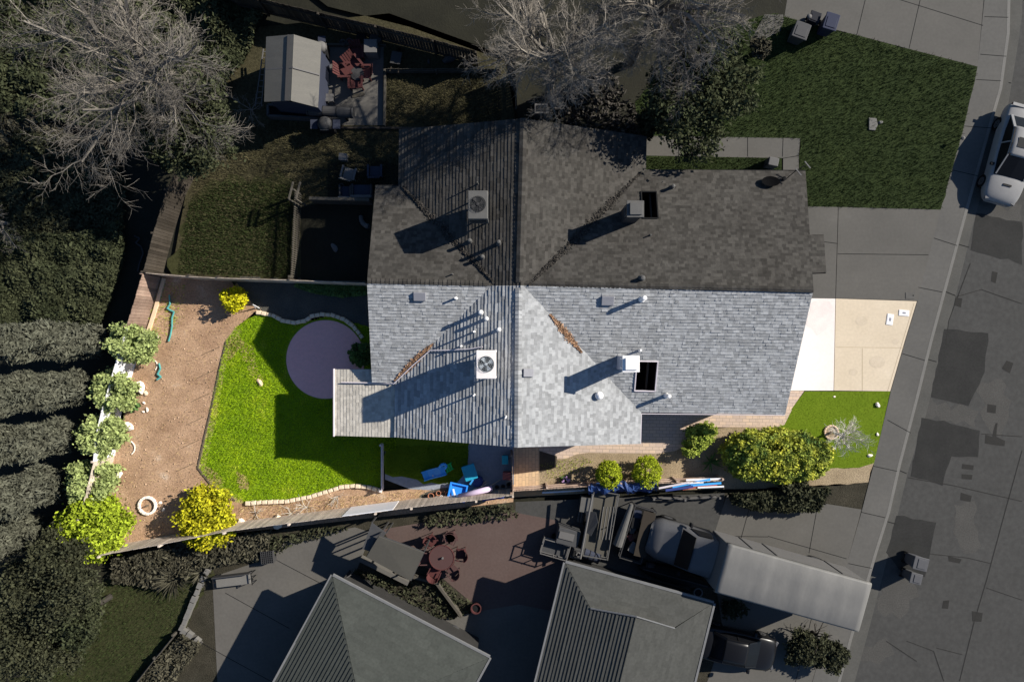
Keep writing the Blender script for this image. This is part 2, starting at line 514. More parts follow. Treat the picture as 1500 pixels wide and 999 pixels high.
mm('concrete_pale', (0.7683, 0.7168, 0.6691), (0.8781, 0.8512, 0.8191), scale=.5, c3=(0.6805, 0.6272, 0.5883), fine=.03, bump=.05, bscale=90, spec=.15)
mm('stain_tan', (.46, .385, .28), (.57, .48, .37), scale=2.5, fine=.08)
mm('stain_lilac', (0.6048, 0.5376, 0.5152), (0.7392, 0.6720, 0.6272), scale=1.5, fine=.05)
mm('joint_tan', (.33, .26, .17), (.4, .32, .2), spec=.05)
mm('lawn_soil', (.13, .20, .012), (.25, .34, .02), scale=1.6, c3=(.20, .30, .015), fine=.25, bump=.6, bscale=30)
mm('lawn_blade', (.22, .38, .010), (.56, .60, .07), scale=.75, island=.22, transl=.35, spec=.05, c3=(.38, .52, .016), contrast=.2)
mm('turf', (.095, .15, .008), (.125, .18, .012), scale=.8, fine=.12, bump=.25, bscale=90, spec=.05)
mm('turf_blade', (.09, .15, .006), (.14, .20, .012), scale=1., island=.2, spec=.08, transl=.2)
mm('dirt', (.27, .165, .10), (.50, .38, .28), scale=.8, c3=(.42, .275, .175), contrast=.2, fine=.25, bump=.5, bscale=18)
mm('mulch', (.22, .165, .10), (.36, .28, .18), scale=1.2, fine=.3, bump=.8, bscale=25)
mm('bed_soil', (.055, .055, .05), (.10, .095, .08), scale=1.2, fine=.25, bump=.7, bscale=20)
mm('drystraw', (.40, .29, .12), (.60, .47, .23), island=.4, transl=.15)
mm('dry_verge', (.42, .31, .15), (.50, .42, .18), scale=2.5, fine=.3, bump=.6, bscale=30, c3=(.34, .36, .08))
mm('clod', (.30, .19, .12), (.52, .38, .26), island=.4, scale=1)
mm('groundcover', (.08, .16, .05), (.14, .24, .07), island=.4, transl=.2)
mm('patio_grey', (.20, .22, .26), (.28, .30, .34), scale=.6, fine=.1, bump=.1)
mm('patio_pink', (.80, .42, .40), (.86, .50, .47), scale=.5, c3=(.82, .46, .43), fine=.05, bump=.1, bscale=80, spec=.15)
M['pavers'] = pavers('pavers', (.60, .45, .33), (.46, .36, .30), (.22, .18, .15), .34, .17, 0.02)
M['pavers_tan'] = pavers('pavers_tan', (.62, .44, .26), (.48, .34, .22), (.24, .18, .13), .34, .17, 1.57)
mm('doormat', (.05, .04, .03), (.08, .065, .045), scale=3, fine=.2)
mm('lawn_dark', (0.0197, 0.0297, 0.0106), (0.0366, 0.0486, 0.0171), scale=.7, c3=(0.0275, 0.0392, 0.0132), fine=.3, bump=.7, bscale=25, spec=.05)  # lawn green with the off-lot dimming put into it
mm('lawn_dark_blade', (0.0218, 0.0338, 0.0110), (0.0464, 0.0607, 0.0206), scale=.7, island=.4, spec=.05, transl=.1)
mm('grass_olive', (.026, .029, .012), (.046, .047, .021), scale=.5, fine=.25, bump=.6, bscale=25, spec=.05)
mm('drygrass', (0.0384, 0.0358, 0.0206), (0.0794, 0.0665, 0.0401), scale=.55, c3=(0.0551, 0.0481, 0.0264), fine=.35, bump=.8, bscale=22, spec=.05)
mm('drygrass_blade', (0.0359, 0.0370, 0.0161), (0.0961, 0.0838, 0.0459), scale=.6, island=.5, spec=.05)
mm('ivy', (0.0245, 0.0312, 0.0151), (0.0612, 0.0660, 0.0340), scale=.5, island=.5, spec=.1, transl=.1)
mm('ivy_pale', (.040, .038, .026), (.075, .069, .048), scale=.6, island=.45, spec=.05)
mm('cypress_leaf', (0.0648, 0.0674, 0.0492), (0.1037, 0.1037, 0.0778), scale=.7, island=.35, spec=.05, fine=.25)
mm('shrub_dark', (0.0240, 0.0276, 0.0156), (0.0600, 0.0612, 0.0336), scale=.8, island=.5, spec=.1, transl=.1)
mm('pepper_leaf', (0.0282, 0.0365, 0.0186), (0.0590, 0.0635, 0.0311), scale=.8, island=.45, spec=.08, transl=.15)
mm('twig_grey', (0.1449, 0.1300, 0.1114), (0.1913, 0.1716, 0.1479), scale=2, island=.25, spec=.05)
mm('bark_dark', (.035, .031, .027), (.06, .053, .046), scale=4, bump=.6, bscale=20, spec=.05)
mm('bark', (.16, .12, .09), (.24, .19, .14), scale=4, bump=.6, bscale=20)
mm('twig_pale', (.42, .39, .34), (.62, .58, .52), scale=3, island=.2)
mm('olive_leaf', (0.2470, 0.3058, 0.1029), (0.4704, 0.5174, 0.2205), scale=1.1, island=.4, transl=.25, c3=(0.3646, 0.4234, 0.1617))  # lit copy of the cypress foliage colour
mm('lime_leaf', (.22, .30, .015), (.40, .48, .04), scale=1.2, island=.45, transl=.25)
mm('yellow_leaf', (0.3938, 0.4000, 0.0125), (0.8138, 0.6750, 0.0187), scale=1.3, island=.4, transl=.3, c3=(0.6300, 0.5750, 0.0150))
mm('citrus_leaf', (0.3240, 0.3500, 0.0150), (0.7425, 0.5750, 0.0250), scale=1.4, island=.45, transl=.25, c3=(0.5130, 0.4625, 0.0187))
mm('fruit', (.85, .55, .02), (.9, .62, .03), spec=.4, rough=.4)
mm('topiary_leaf', (.24, .30, .012), (.44, .47, .03), scale=2, island=.4, transl=.2, c3=(.33, .38, .02))
mm('hedge_leaf', (.18, .26, .04), (.44, .48, .08), scale=2, island=.5, transl=.2)
mm('bush_leaf', (.10, .17, .04), (.62, .58, .07), scale=1.3, island=.5, transl=.22, c3=(.44, .45, .055), contrast=.16)
mm('shade_shrub', (.06, .12, .03), (.12, .19, .05), island=.4, transl=.2)
mm('stem_brown', (.09, .07, .05), (.14, .11, .08))
# roofs
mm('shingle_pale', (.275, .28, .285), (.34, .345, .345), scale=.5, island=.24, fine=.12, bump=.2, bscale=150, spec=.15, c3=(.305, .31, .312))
mm('shingle_dark', (0.0451, 0.0414, 0.0370), (0.0631, 0.0594, 0.0533), scale=.5, island=.30, fine=.15, bump=.2, bscale=150, spec=.06)  # darker copy of the roof shingle, dimming put into the colour
mm('shingle_patio', (0.3893, 0.3622, 0.3157), (0.4867, 0.4515, 0.3921), scale=.5, island=.16, fine=.1, bump=.2, bscale=150, spec=.12)
mm('tile_green', (0.0465, 0.0504, 0.0452), (0.0576, 0.0616, 0.0550), scale=.6, island=.08, fine=.1, spec=.06)
mm('tile_grey', (0.0530, 0.0538, 0.0496), (0.0644, 0.0650, 0.0603), scale=.6, island=.08, fine=.1, spec=.06)
mm('fascia_pale', (.55, .50, .53), (.66, .6, .62), scale=3)
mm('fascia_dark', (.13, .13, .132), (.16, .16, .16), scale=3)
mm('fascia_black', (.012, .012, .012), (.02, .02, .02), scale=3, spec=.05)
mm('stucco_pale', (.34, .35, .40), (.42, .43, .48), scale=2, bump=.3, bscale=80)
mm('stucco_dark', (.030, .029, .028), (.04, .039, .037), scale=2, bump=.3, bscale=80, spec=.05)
mm('well_brown', (.02, .013, .011), (.035, .022, .018), scale=4)
mm('metal_white', (.78, .76, .74), (.86, .84, .82), rough=.45, spec=.4, scale=4, fine=.04)
mm('metal_cream', (.70, .64, .62), (.78, .73, .70), rough=.5, spec=.3, scale=4, fine=.04)
mm('metal_grey', (.20, .20, .22), (.25, .25, .27), rough=.5, spec=.3, scale=4)
mm('metal_dull', (.085, .083, .08), (.11, .107, .10), rough=.6, spec=.2, scale=4)
mm('metal_dim', (.05, .05, .052), (.065, .065, .066), rough=.6, spec=.2, scale=4)
mm('black_grille', (.012, .013, .014), (.02, .021, .022), rough=.6)
mm('fan_blade', (.30, .33, .35), (.4, .42, .44), rough=.4, spec=.4)
mm('leaf_litter', (.20, .10, .05), (.42, .27, .17), scale=6, island=.6)
mm('leaf_litter_dark', (.032, .028, .024), (.055, .049, .042), scale=6, island=.6)
# wood and small things
mm('fence_wood', (.30, .21, .16), (.48, .37, .30), scale=1.5, island=.28, fine=.15, stretch=(1, 1, .3))
mm('fence_grey', (0.4180, 0.3515, 0.2884), (0.6061, 0.5130, 0.4283), scale=1.5, island=.22, fine=.15)
mm('fence_brown', (.20, .13, .10), (.36, .26, .20), scale=1.5, island=.3, fine=.2)
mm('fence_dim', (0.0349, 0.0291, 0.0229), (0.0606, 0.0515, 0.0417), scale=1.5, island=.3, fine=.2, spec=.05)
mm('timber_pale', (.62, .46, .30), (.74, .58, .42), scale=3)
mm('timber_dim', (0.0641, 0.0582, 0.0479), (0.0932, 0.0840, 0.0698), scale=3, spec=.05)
mm('lattice_white', (0.7140, 0.7055, 0.7310), (0.7820, 0.7735, 0.7905), scale=3, fine=.03)
mm('stone_cream', (.66, .52, .36), (.82, .68, .52), scale=3, island=.14, bump=.3, bscale=40)
mm('stone_white', (.82, .70, .58), (.94, .85, .76), scale=3, bump=.3, bscale=30)
mm('stone_tan', (.60, .43, .28), (.72, .54, .38), scale=3, bump=.3, bscale=30)
mm('hose_teal', (.06, .26, .25), (.10, .34, .32), rough=.5)
plainM = lambda k, c, **kw: M.__setitem__(k, plain(k, c, **kw))
plainM('blue_plastic', (.03, .26, .85), rough=.45)
plainM('sky_plastic', (.06, .38, .86), rough=.45)
plainM('teal_plastic', (.02, .32, .50), rough=.5)
plainM('teal_light', (.03, .42, .52), rough=.5)
plainM('green_plastic', (.04, .60, .14), rough=.5)
plainM('navy_plastic', (.03, .05, .20), rough=.6)
plainM('red_plastic', (.30, .10, .10), rough=.6)
plainM('terracotta', (.40, .17, .10), rough=.8)
plainM('pot_grey', (.16, .17, .18), rough=.8)
plainM('white_gloss', (.80, .79, .80), rough=.5)
plainM('lavender_fabric', (.55, .45, .62), rough=.9)
plainM('tarp_blue', (.02, .05, .16), rough=.6)
plainM('orange_wood', (.50, .28, .13), rough=.8)
plainM('red_wood', (.34, .09, .07), rough=.8)
plainM('glass_dark', (.012, .014, .018), rough=.12, spec=.5)
plainM('glass_dim', (.006, .0065, .008), rough=.3, spec=.15)
plainM('car_white', (0.2239, 0.2198, 0.2157), rough=.3, spec=.25)
plainM('car_black', (.008, .008, .009), rough=.3, spec=.25)
plainM('tyre', (.008, .008, .008), rough=.9, spec=.1)
plainM('rim', (.06, .06, .062), rough=.5)
plainM('lamp_dim', (.09, .09, .095), rough=.3)
plainM('lamp_red', (.05, .006, .006), rough=.3)
plainM('truck_paint', (0.0955, 0.0958, 0.1001), rough=.45, spec=.2)
plainM('bin_blue', (.022, .027, .055), rough=.6, spec=.15)
plainM('bin_navy', (.010, .011, .018), rough=.6, spec=.15)
plainM('bin_grey', (.062, .062, .064), rough=.6, spec=.15)
plainM('bin_silver', (.085, .085, .090), rough=.6, spec=.15)
plainM('dim_red', (.080, .030, .029), rough=.7, spec=.1)
plainM('dim_pink', (.080, .044, .042), rough=.7, spec=.1)
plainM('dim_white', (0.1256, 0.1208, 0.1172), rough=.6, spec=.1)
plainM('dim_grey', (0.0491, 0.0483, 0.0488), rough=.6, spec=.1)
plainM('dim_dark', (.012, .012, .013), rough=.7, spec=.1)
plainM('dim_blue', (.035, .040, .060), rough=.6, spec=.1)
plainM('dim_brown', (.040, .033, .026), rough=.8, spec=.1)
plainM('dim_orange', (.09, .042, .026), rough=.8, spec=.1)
plainM('dish_black', (.004, .004, .0045), rough=.8, spec=.02)  # black that stands for a cast shadow on the roof
plainM('purple_petal', (.62, .40, .70), rough=.8)
mm('shed_panel', (0.1092, 0.1050, 0.0957), (0.1583, 0.1502, 0.1328), scale=.8, rough=.7, c3=(0.1310, 0.1250, 0.1113), fine=.08, spec=.1, stretch=(1.0920, 3.1500, 0.9765))
mm('tarp_white', (0.1160, 0.1129, 0.1074), (0.1570, 0.1522, 0.1429), scale=.5, rough=.55, fine=.03, spec=.25, bump=.5, bscale=1.6, stretch=(0.9000, 0.4594, 0.9000))
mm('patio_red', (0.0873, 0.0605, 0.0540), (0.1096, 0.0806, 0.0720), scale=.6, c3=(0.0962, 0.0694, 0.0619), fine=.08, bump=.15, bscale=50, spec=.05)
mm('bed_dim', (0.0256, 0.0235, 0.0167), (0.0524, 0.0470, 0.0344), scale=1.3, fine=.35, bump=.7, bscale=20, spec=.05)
mm('canvas_dim', (0.0764, 0.0714, 0.0605), (0.0895, 0.0840, 0.0713), scale=.6, fine=.04, spec=.05)

# ------------------------------------------------------------------ the ground sheet and the street
b = MB().add([(-300, -300, -.2), (300, -300, -.2), (300, 300, -.2), (-300, 300, -.2)], [(0, 1, 2, 3)])
struct(b.build('ground', M['soil_dark']))
gut = [(1500, 20), (1495, 57), (1480, 150), (1432, 312), (1402, 435), (1385, 500), (1359, 607), (1332, 692), (1305, 805), (1275, 922), (1254, 999), (1215, 1140)]
crb = [(1482, -140), (1480, 0), (1479, 50), (1468, 130), (1456, 172), (1416, 315), (1387, 422), (1366, 500), (1345, 585), (1320, 680), (1304, 750), (1285, 810), (1250, 930), (1231, 999), (1190, 1140)]
swk = [(1444, -140), (1442, 0), (1432, 98), (1412, 185), (1378, 307), (1344, 441), (1327, 497), (1305, 573), (1280, 680), (1262, 750), (1240, 827), (1205, 945), (1190, 999), (1150, 1140)]
gut = [(1502, -140)] + gut
tail = [(1700, 1140), (1700, -140)]
sheet('road', gut + tail, -.130, M['asphalt'])
far = [(gut[-1][0], 1140), (gut[-1][0] - 900, 4000), (3500, 4000), (3500, -3000), (gut[0][0] + 60, -3000), (gut[0][0], -140), (1700, -140), (1700, 1140)]
sheet('road', far, -.134, M['asphalt'])
sheet('gutter', gut + [(x - 2.0, y) for x, y in crb[::-1]], -.126, M['concrete_gutter'])
b = MB()
for (a, c) in zip(crb[:-1], crb[1:]):
    b.prism([P2(a[0] - 4.5, a[1]), P2(c[0] - 4.5, c[1]), P2(c[0], c[1]), P2(*a)], -.16, .004)
struct(b.build('kerb', M['concrete_kerb']))
b = MB().prism([P2(*q) for q in swk] + [P2(x - 4.6, y) for x, y in crb[::-1]], -.16, 0.0)
struct(b.build('sidewalk', M['concrete_walk']))
strips('pavement_joint', [[(1442, 25), (1477, 26)], [(1436, 80), (1474, 83)], [(1430, 117), (1466, 119)], [(1412, 185), (1452, 188)], [(1393, 249), (1432, 258)], [(1368, 349), (1402, 360)],
    [(1345, 421), (1380, 428)], [(1322, 518), (1355, 528)], [(1300, 615), (1334, 634)], [(1277, 682), (1314, 690)], [(1262, 750), (1297, 758)], [(1243, 825), (1277, 832)], [(1225, 880), (1260, 890)]], .03, .005, M['joint'])
strips('gutter_joint', [[(1480, 120), (1484, 121)], [(1404, 357), (1422, 362)], [(1387, 427), (1402, 433)], [(1356, 525), (1374, 530)], [(1316, 688), (1330, 694)], [(1299, 764), (1314, 768)]], .04, -.121, M['joint'])
# street repairs, seams and cracks
for i, pg in enumerate([[(1433, 312), (1500, 325), (1500, 388), (1490, 384), (1424, 366)], [(1385, 482), (1450, 488), (1445, 545), (1421, 595), (1366, 582)],
           [(1352, 612), (1438, 631), (1435, 670), (1396, 669), (1383, 712), (1336, 698)], [(1315, 756), (1374, 766), (1357, 846), (1322, 838), (1300, 810)]]):
    sheet('asphalt_patch', pg, -.126 + .001 * i, M['asphalt_fresh'], .03, seed=20 + i)
for i, pg in enumerate([[(1449, 592), (1462, 594), (1461, 606), (1448, 604)], [(1461, 620), (1464, 620), (1462, 640), (1475, 646), (1474, 654), (1445, 650), (1446, 637), (1456, 640)],
           [(1412, 680), (1429, 682), (1428, 689), (1411, 687)], [(1411, 695), (1427, 696), (1426, 703), (1411, 702)], [(1410, 722), (1426, 727), (1424, 736), (1409, 733)],
           [(1391, 815), (1411, 820), (1408, 826), (1392, 823)], [(1384, 881), (1393, 880), (1391, 893), (1382, 892)], [(1426, 896), (1442, 899), (1440, 912), (1427, 911)],
           [(1456, 397), (1464, 399), (1461, 415), (1454, 412)], [(1402, 436), (1412, 437), (1410, 450), (1400, 447)], [(1477, 528), (1487, 532), (1482, 547), (1470, 540)]]):
    sheet('asphalt_patch', pg, -.1262 + .0003 * i, M['tar'], .02, seed=40 + i)
for i, pg in enumerate([[(1300, 845), (1330, 838), (1345, 862), (1330, 900), (1298, 905), (1285, 880)], [(1268, 948), (1300, 935), (1312, 960), (1290, 975), (1262, 970)], [(1424, 300), (1500, 300), (1500, 322), (1432, 311)],
           [(1440, 560), (1470, 555), (1480, 600), (1468, 640), (1442, 615)], [(1366, 585), (1420, 598), (1432, 628), (1354, 610)], [(1400, 740), (1430, 735), (1440, 800), (1415, 812), (1398, 780)]]):
    sheet('worn_asphalt', pg, -.1284 + .0002 * i, M['asphalt_worn'], .16, seed=60 + i)
strips('road_seam', [[(1500, 660), (1475, 750), (1448, 850), (1430, 910), (1408, 999)], [(1332, 700), (1400, 712), (1500, 735)], [(1363, 812), (1420, 818), (1453, 826)], [(1402, 435), (1440, 424), (1500, 445)],
    [(1447, 862), (1500, 880)], [(1330, 940), (1370, 955), (1385, 999)], [(1300, 940), (1345, 970)], [(1373, 950), (1412, 960)], [(1388, 505), (1392, 470), (1424, 385)], [(1440, 636), (1500, 640)]], .035, -.1215, M['tar'])

# ------------------------------------------------------------------ ground of the bright lot
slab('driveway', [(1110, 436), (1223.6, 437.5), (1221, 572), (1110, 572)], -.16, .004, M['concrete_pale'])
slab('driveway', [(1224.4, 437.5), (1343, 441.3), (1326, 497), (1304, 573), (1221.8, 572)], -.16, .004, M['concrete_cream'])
strips('driveway_joint', [[(1224, 508.5), (1323.5, 509.5)], [(1339, 444), (1300, 573)], [(1263, 510), (1263, 572)]], .018, .008, M['joint_tan'])
sheet('driveway_stain', [(1186, 444), (1215, 442), (1219, 465), (1210, 482), (1197, 492), (1190, 482), (1181, 476)], .008, M['stain_lilac'], .12)
b = MB()
for cx, cy, an in ((1324, 458.5, -.08), (1303.5, 468, 1.45)):
    pass
lawn_front = [(1179, 573), (1304, 573.3), (1280, 680), (1272, 682), (1258, 685), (1225, 686), (1140, 690), (1120, 640), (1140, 623), (1152, 610), (1160, 598)]
sheet('front_lawn', lawn_front, .004, M['turf'])
grass('lawn_grass', lawn_front, 9000, .022, .008, M['turf_blade'], .004)
sheet('garden_soil', [(1100, 660), (1215, 686), (1258, 685), (1280, 678), (1272, 706), (1100, 716)], .006, M['mulch'], .03)
sheet('garden_soil', [(752, 655), (1150, 618), (1165, 640), (1110, 716), (1060, 716), (905, 720), (752, 728)], .0, M['mulch'])
sheet('path', [(1110, 572.5), (1178, 572.5), (1160, 598), (1151, 612), (1145, 622), (1110, 622)], .014, M['pavers'])
sheet('path', [(752, 600), (860, 600), (938, 600), (1003, 596), (1160, 600), (1149, 622), (1138, 625.5), (1038, 625.5), (1022, 634), (1004, 652), (990, 660), (962, 664.5), (862, 663), (845, 665), (828, 672), (818, 672), (752, 672)], .010, M['pavers'])
sheet('path', [(753, 655), (790, 655), (790, 712), (753, 714)], .014, M['pavers_tan'])
sheet('path', [(753, 714.5), (795, 713), (812, 716), (812, 724), (753, 728)], .014, M['orange_wood'])
sheet('garden_soil', [(790, 660), (816, 668), (815, 684), (790, 692)], .018, M['doormat'])
lawn_back = [(376, 462), (400, 464), (430, 474), (455, 470), (480, 463), (545, 480), (580, 560), (580, 660), (562, 660), (562, 714), (536, 710), (505, 712), (480, 719), (455, 727), (420, 733), (385, 734), (362, 736), (346, 729), (325, 717), (308, 703), (296, 690), (294, 678), (300, 656), (309, 612), (318, 560), (327, 522), (331, 500), (347, 480), (362, 467)]
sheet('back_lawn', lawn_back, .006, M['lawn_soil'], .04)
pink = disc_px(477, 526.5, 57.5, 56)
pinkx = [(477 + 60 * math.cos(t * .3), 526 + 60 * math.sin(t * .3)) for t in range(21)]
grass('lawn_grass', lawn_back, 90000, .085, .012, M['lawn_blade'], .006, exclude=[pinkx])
dirt_poly = [(212, 398), (300, 408), (345, 412), (385, 452), (372, 458), (346, 480), (331, 500), (327, 522), (318, 560), (309, 612), (300, 656), (294, 678), (296, 690), (308, 703), (325, 717), (346, 729), (362, 737), (420, 735), (455, 728), (505, 713), (562, 719), (620, 715), (752, 715), (752, 735), (600, 752), (350, 780), (172, 808), (110, 830), (140, 755), (180, 620), (205, 480)]
sheet('garden_soil', dirt_poly, .0, M['dirt'])
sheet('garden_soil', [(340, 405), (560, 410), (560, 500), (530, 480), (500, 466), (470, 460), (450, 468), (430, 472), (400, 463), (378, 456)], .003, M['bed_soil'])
sheet('groundcover_bed', [(440, 412), (540, 416), (540, 432), (500, 436), (460, 430), (430, 420)], .006, M['shade_shrub'], .05)
sheet('patio', [(564, 640), (760, 640), (752, 712), (700, 722), (600, 716), (564, 702)], .003, M['patio_grey'])
sheet('side_lawn', [(564, 640), (690, 640), (686, 668), (684, 690), (665, 712), (600, 700), (564, 694)], .007, M['turf'], .08)
grass('lawn_grass', [(566, 652), (688, 652), (684, 690), (665, 710), (600, 700), (566, 692)], 6000, .06, .01, M['turf_blade'], .007)
sheet('garden_soil', [(614, 726), (622, 722), (655, 714), (672, 722), (668, 738), (614, 742)], .007, M['bed_soil'], .04)
b = MB().prism([P2(*q) for q in pink], -.05, .035)
props(b.build('patio', M['patio_pink'], bevel=.012), kind='structure')
for pc in ([(356, 500), (372, 508), (378, 540), (388, 556), (376, 560), (362, 535), (352, 515)], [(300, 680), (318, 690), (330, 705), (322, 712), (304, 700)], [(348, 690), (362, 698), (366, 715), (352, 715)], [(335, 500), (350, 490), (360, 500), (345, 520), (334, 530)]):
    grass('dry_grass', pc, 900, .10, .010, M['drystraw'], .006)
# dry stalks and clods on the bare earth
grass('dry_grass', dirt_poly, 10500, .10, .006, M['drystraw'], .0, exclude=[lawn_back])
grass('dry_grass', [(352, 742), (562, 722), (620, 718), (614, 742), (480, 757), (345, 770)], 3500, .12, .008, M['drystraw'], .0)
grass('dry_grass', [(792, 692), (860, 668), (1000, 660), (1060, 626), (1130, 628), (1060, 650), (1000, 680), (880, 690), (800, 712)], 1800, .06, .006, M['drystraw'], .0)
grass('weeds', [(215, 410), (275, 415), (270, 470), (215, 520)], 900, .10, .012, M['lime_leaf'], .0)
grass('weeds', [(792, 680), (850, 667), (870, 676), (850, 690), (800, 704)], 900, .07, .010, M['lime_leaf'], .0)
sheet('garden_soil', [(345, 478), (331, 498), (324, 525), (315, 562), (305, 612), (296, 656), (290, 680), (293, 694), (306, 708), (324, 722), (345, 735), (360, 738), (352, 728), (330, 714), (312, 698), (301, 684), (308, 655), (318, 610), (326, 560), (335, 522), (340, 503), (356, 484)], .010, M['dry_verge'], .02)
p = scatter([P2(*q) for q in dirt_poly], 5000); p = p[~in_poly(p, [P2(*q) for q in lawn_back])]
q = leaf_quads(np.column_stack([p, RNG.uniform(.01, .05, len(p))]), .05, .7, 1.3)
props(quads('soil_clods', q, M['clod']), kind='stuff')
p = scatter([P2(*q) for q in [(440, 412), (540, 416), (540, 432), (500, 436), (460, 430), (430, 418)]], 2500)
props(quads('groundcover', leaf_quads(np.column_stack([p, RNG.uniform(.01, .14, len(p))]), .09, .6), M['groundcover']), kind='stuff')

for i, (x, y, r) in enumerate([(1262, 470, 7), (1285, 530, 9), (1250, 545, 5), (1312, 500, 4)]):
    sheet('driveway_stain', [(x + r * math.cos(a) * 1.3, y + r * math.sin(a)) for a in np.linspace(0, 5.8, 11)], .0085, M['stain_tan'], .05, seed=80 + i)
# ------------------------------------------------------------------ ground off the lot, dimmed in its base colours
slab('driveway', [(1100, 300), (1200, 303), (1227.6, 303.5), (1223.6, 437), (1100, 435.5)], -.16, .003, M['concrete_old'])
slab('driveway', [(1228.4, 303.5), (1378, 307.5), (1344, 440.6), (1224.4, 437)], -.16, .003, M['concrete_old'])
strips('driveway_joint', [[(1227, 372), (1360, 373.5)], [(1204, 354), (1227, 357)]], .03, .007, M['joint'])
slab('driveway', [(1160, -60), (1153, 0), (1149, 25), (1200, 38), (1255, 52), (1331, 72), (1432, 98), (1441, 0), (1442, -60)], -.16, .003, M['concrete_old'])
strips('driveway_joint', [[(1268, -2), (1255, 52)], [(1348, 0), (1331.5, 72)], [(1308, -3), (1440, 38)]], .03, .007, M['joint'])
lawn_n = [(1135, 20), (1149, 25), (1255, 52), (1331, 72), (1432, 98), (1412, 185), (1378, 307), (1187, 303), (1170, 303), (1170, 252), (1172, 203), (940, 200), (930, 150), (1010, 60), (1090, 30)]
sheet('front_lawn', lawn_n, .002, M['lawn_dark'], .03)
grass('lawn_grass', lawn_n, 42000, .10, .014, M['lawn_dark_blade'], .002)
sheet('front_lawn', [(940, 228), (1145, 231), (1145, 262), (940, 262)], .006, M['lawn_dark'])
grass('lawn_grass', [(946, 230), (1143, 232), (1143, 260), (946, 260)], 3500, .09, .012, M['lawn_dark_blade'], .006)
slab('path', [(930, 199), (1172, 203), (1170, 228), (1147, 232), (930, 228)], -.1, .012, M['concrete_old'])
slab('path', [(1147, 232.6), (1170, 229), (1170, 275), (1147, 275)], -.1, .010, M['concrete_old'])
strips('path_joint', [[(994, 200), (994, 229)], [(1045, 201), (1045, 230)], [(1095, 201.5), (1095, 230)], [(1147, 203), (1146, 230)]], .03, .017, M['joint'])
slab('path', [(1108, 44), (1120, 22), (1147, 22), (1148, 30), (1143, 46), (1120, 58), (1100, 60)], -.1, .008, M['concrete_old'])
# back garden behind the dark half
yard = [(250, 405), (275, 268), (300, 170), (380, 40), (570, 20), (750, 85), (760, 190), (590, 190), (590, 275), (560, 280), (545, 412), (440, 412), (335, 405)]
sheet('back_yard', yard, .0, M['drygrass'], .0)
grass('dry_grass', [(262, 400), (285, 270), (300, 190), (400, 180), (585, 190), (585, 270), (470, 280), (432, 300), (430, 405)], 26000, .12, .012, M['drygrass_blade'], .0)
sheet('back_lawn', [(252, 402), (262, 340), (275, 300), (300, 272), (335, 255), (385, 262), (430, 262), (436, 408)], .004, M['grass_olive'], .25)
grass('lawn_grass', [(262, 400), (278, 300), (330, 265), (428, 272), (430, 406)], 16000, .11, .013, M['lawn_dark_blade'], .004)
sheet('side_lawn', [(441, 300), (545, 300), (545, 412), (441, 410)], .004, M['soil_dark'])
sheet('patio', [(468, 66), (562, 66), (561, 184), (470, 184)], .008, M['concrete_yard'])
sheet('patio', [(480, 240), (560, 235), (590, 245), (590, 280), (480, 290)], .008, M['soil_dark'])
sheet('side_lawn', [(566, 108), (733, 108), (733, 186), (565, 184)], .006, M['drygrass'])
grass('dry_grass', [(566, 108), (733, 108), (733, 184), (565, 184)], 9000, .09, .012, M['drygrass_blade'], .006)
sheet('garden_soil', [(390, -60), (1160, -60), (1150, 25), (1000, 110), (940, 200), (760, 200), (740, 90), (600, 40), (480, 10)], .0, M['soil_dark'])  # deep shade beyond the fence put into this dark soil colour
# hillside on the left
hill = [(-150, -150), (420, -150), (395, 20), (300, 170), (262, 275), (212, 398), (205, 480), (110, 830), (330, 800), (200, 1200), (-150, 1200)]
sheet('hillside', hill, -.01, M['soil_dark'])
sheet('back_lawn', [(150, 860), (240, 800), (300, 790), (310, 830), (275, 915), (205, 999), (180, 1100), (-60, 1100), (40, 960)], .003, M['grass_olive'], .15)
grass('lawn_grass', [(150, 860), (240, 805), (300, 795), (300, 830), (268, 915), (200, 999), (60, 999)], 14000, .09, .012, M['lawn_dark_blade'], .003)
# neighbours below the lot
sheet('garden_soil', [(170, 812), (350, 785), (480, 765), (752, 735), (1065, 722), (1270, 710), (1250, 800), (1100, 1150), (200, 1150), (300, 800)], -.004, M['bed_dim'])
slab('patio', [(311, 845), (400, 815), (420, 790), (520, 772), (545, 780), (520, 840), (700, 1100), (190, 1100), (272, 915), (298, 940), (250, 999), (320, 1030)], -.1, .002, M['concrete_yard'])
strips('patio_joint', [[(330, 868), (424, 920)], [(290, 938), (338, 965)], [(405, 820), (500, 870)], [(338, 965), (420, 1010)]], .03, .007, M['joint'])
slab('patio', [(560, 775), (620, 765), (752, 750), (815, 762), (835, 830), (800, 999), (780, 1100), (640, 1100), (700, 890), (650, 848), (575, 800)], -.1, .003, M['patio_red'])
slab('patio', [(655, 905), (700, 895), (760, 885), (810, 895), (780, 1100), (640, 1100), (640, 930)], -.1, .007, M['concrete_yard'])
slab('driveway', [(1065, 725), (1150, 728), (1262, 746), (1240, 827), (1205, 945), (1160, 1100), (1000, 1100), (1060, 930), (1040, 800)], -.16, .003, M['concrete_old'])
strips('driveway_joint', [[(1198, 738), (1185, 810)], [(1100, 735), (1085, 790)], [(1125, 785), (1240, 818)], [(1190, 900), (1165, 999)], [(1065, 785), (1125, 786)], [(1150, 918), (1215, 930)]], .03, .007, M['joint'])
sheet('garden_soil', [(1060, 722), (1150, 720), (1272, 706), (1262, 744), (1150, 728)], .007, M['bed_dim'])
sheet('side_yard', [(755, 735), (1062, 722), (1050, 800), (1000, 880), (850, 830), (800, 800), (755, 760)], .0, M['asphalt'])

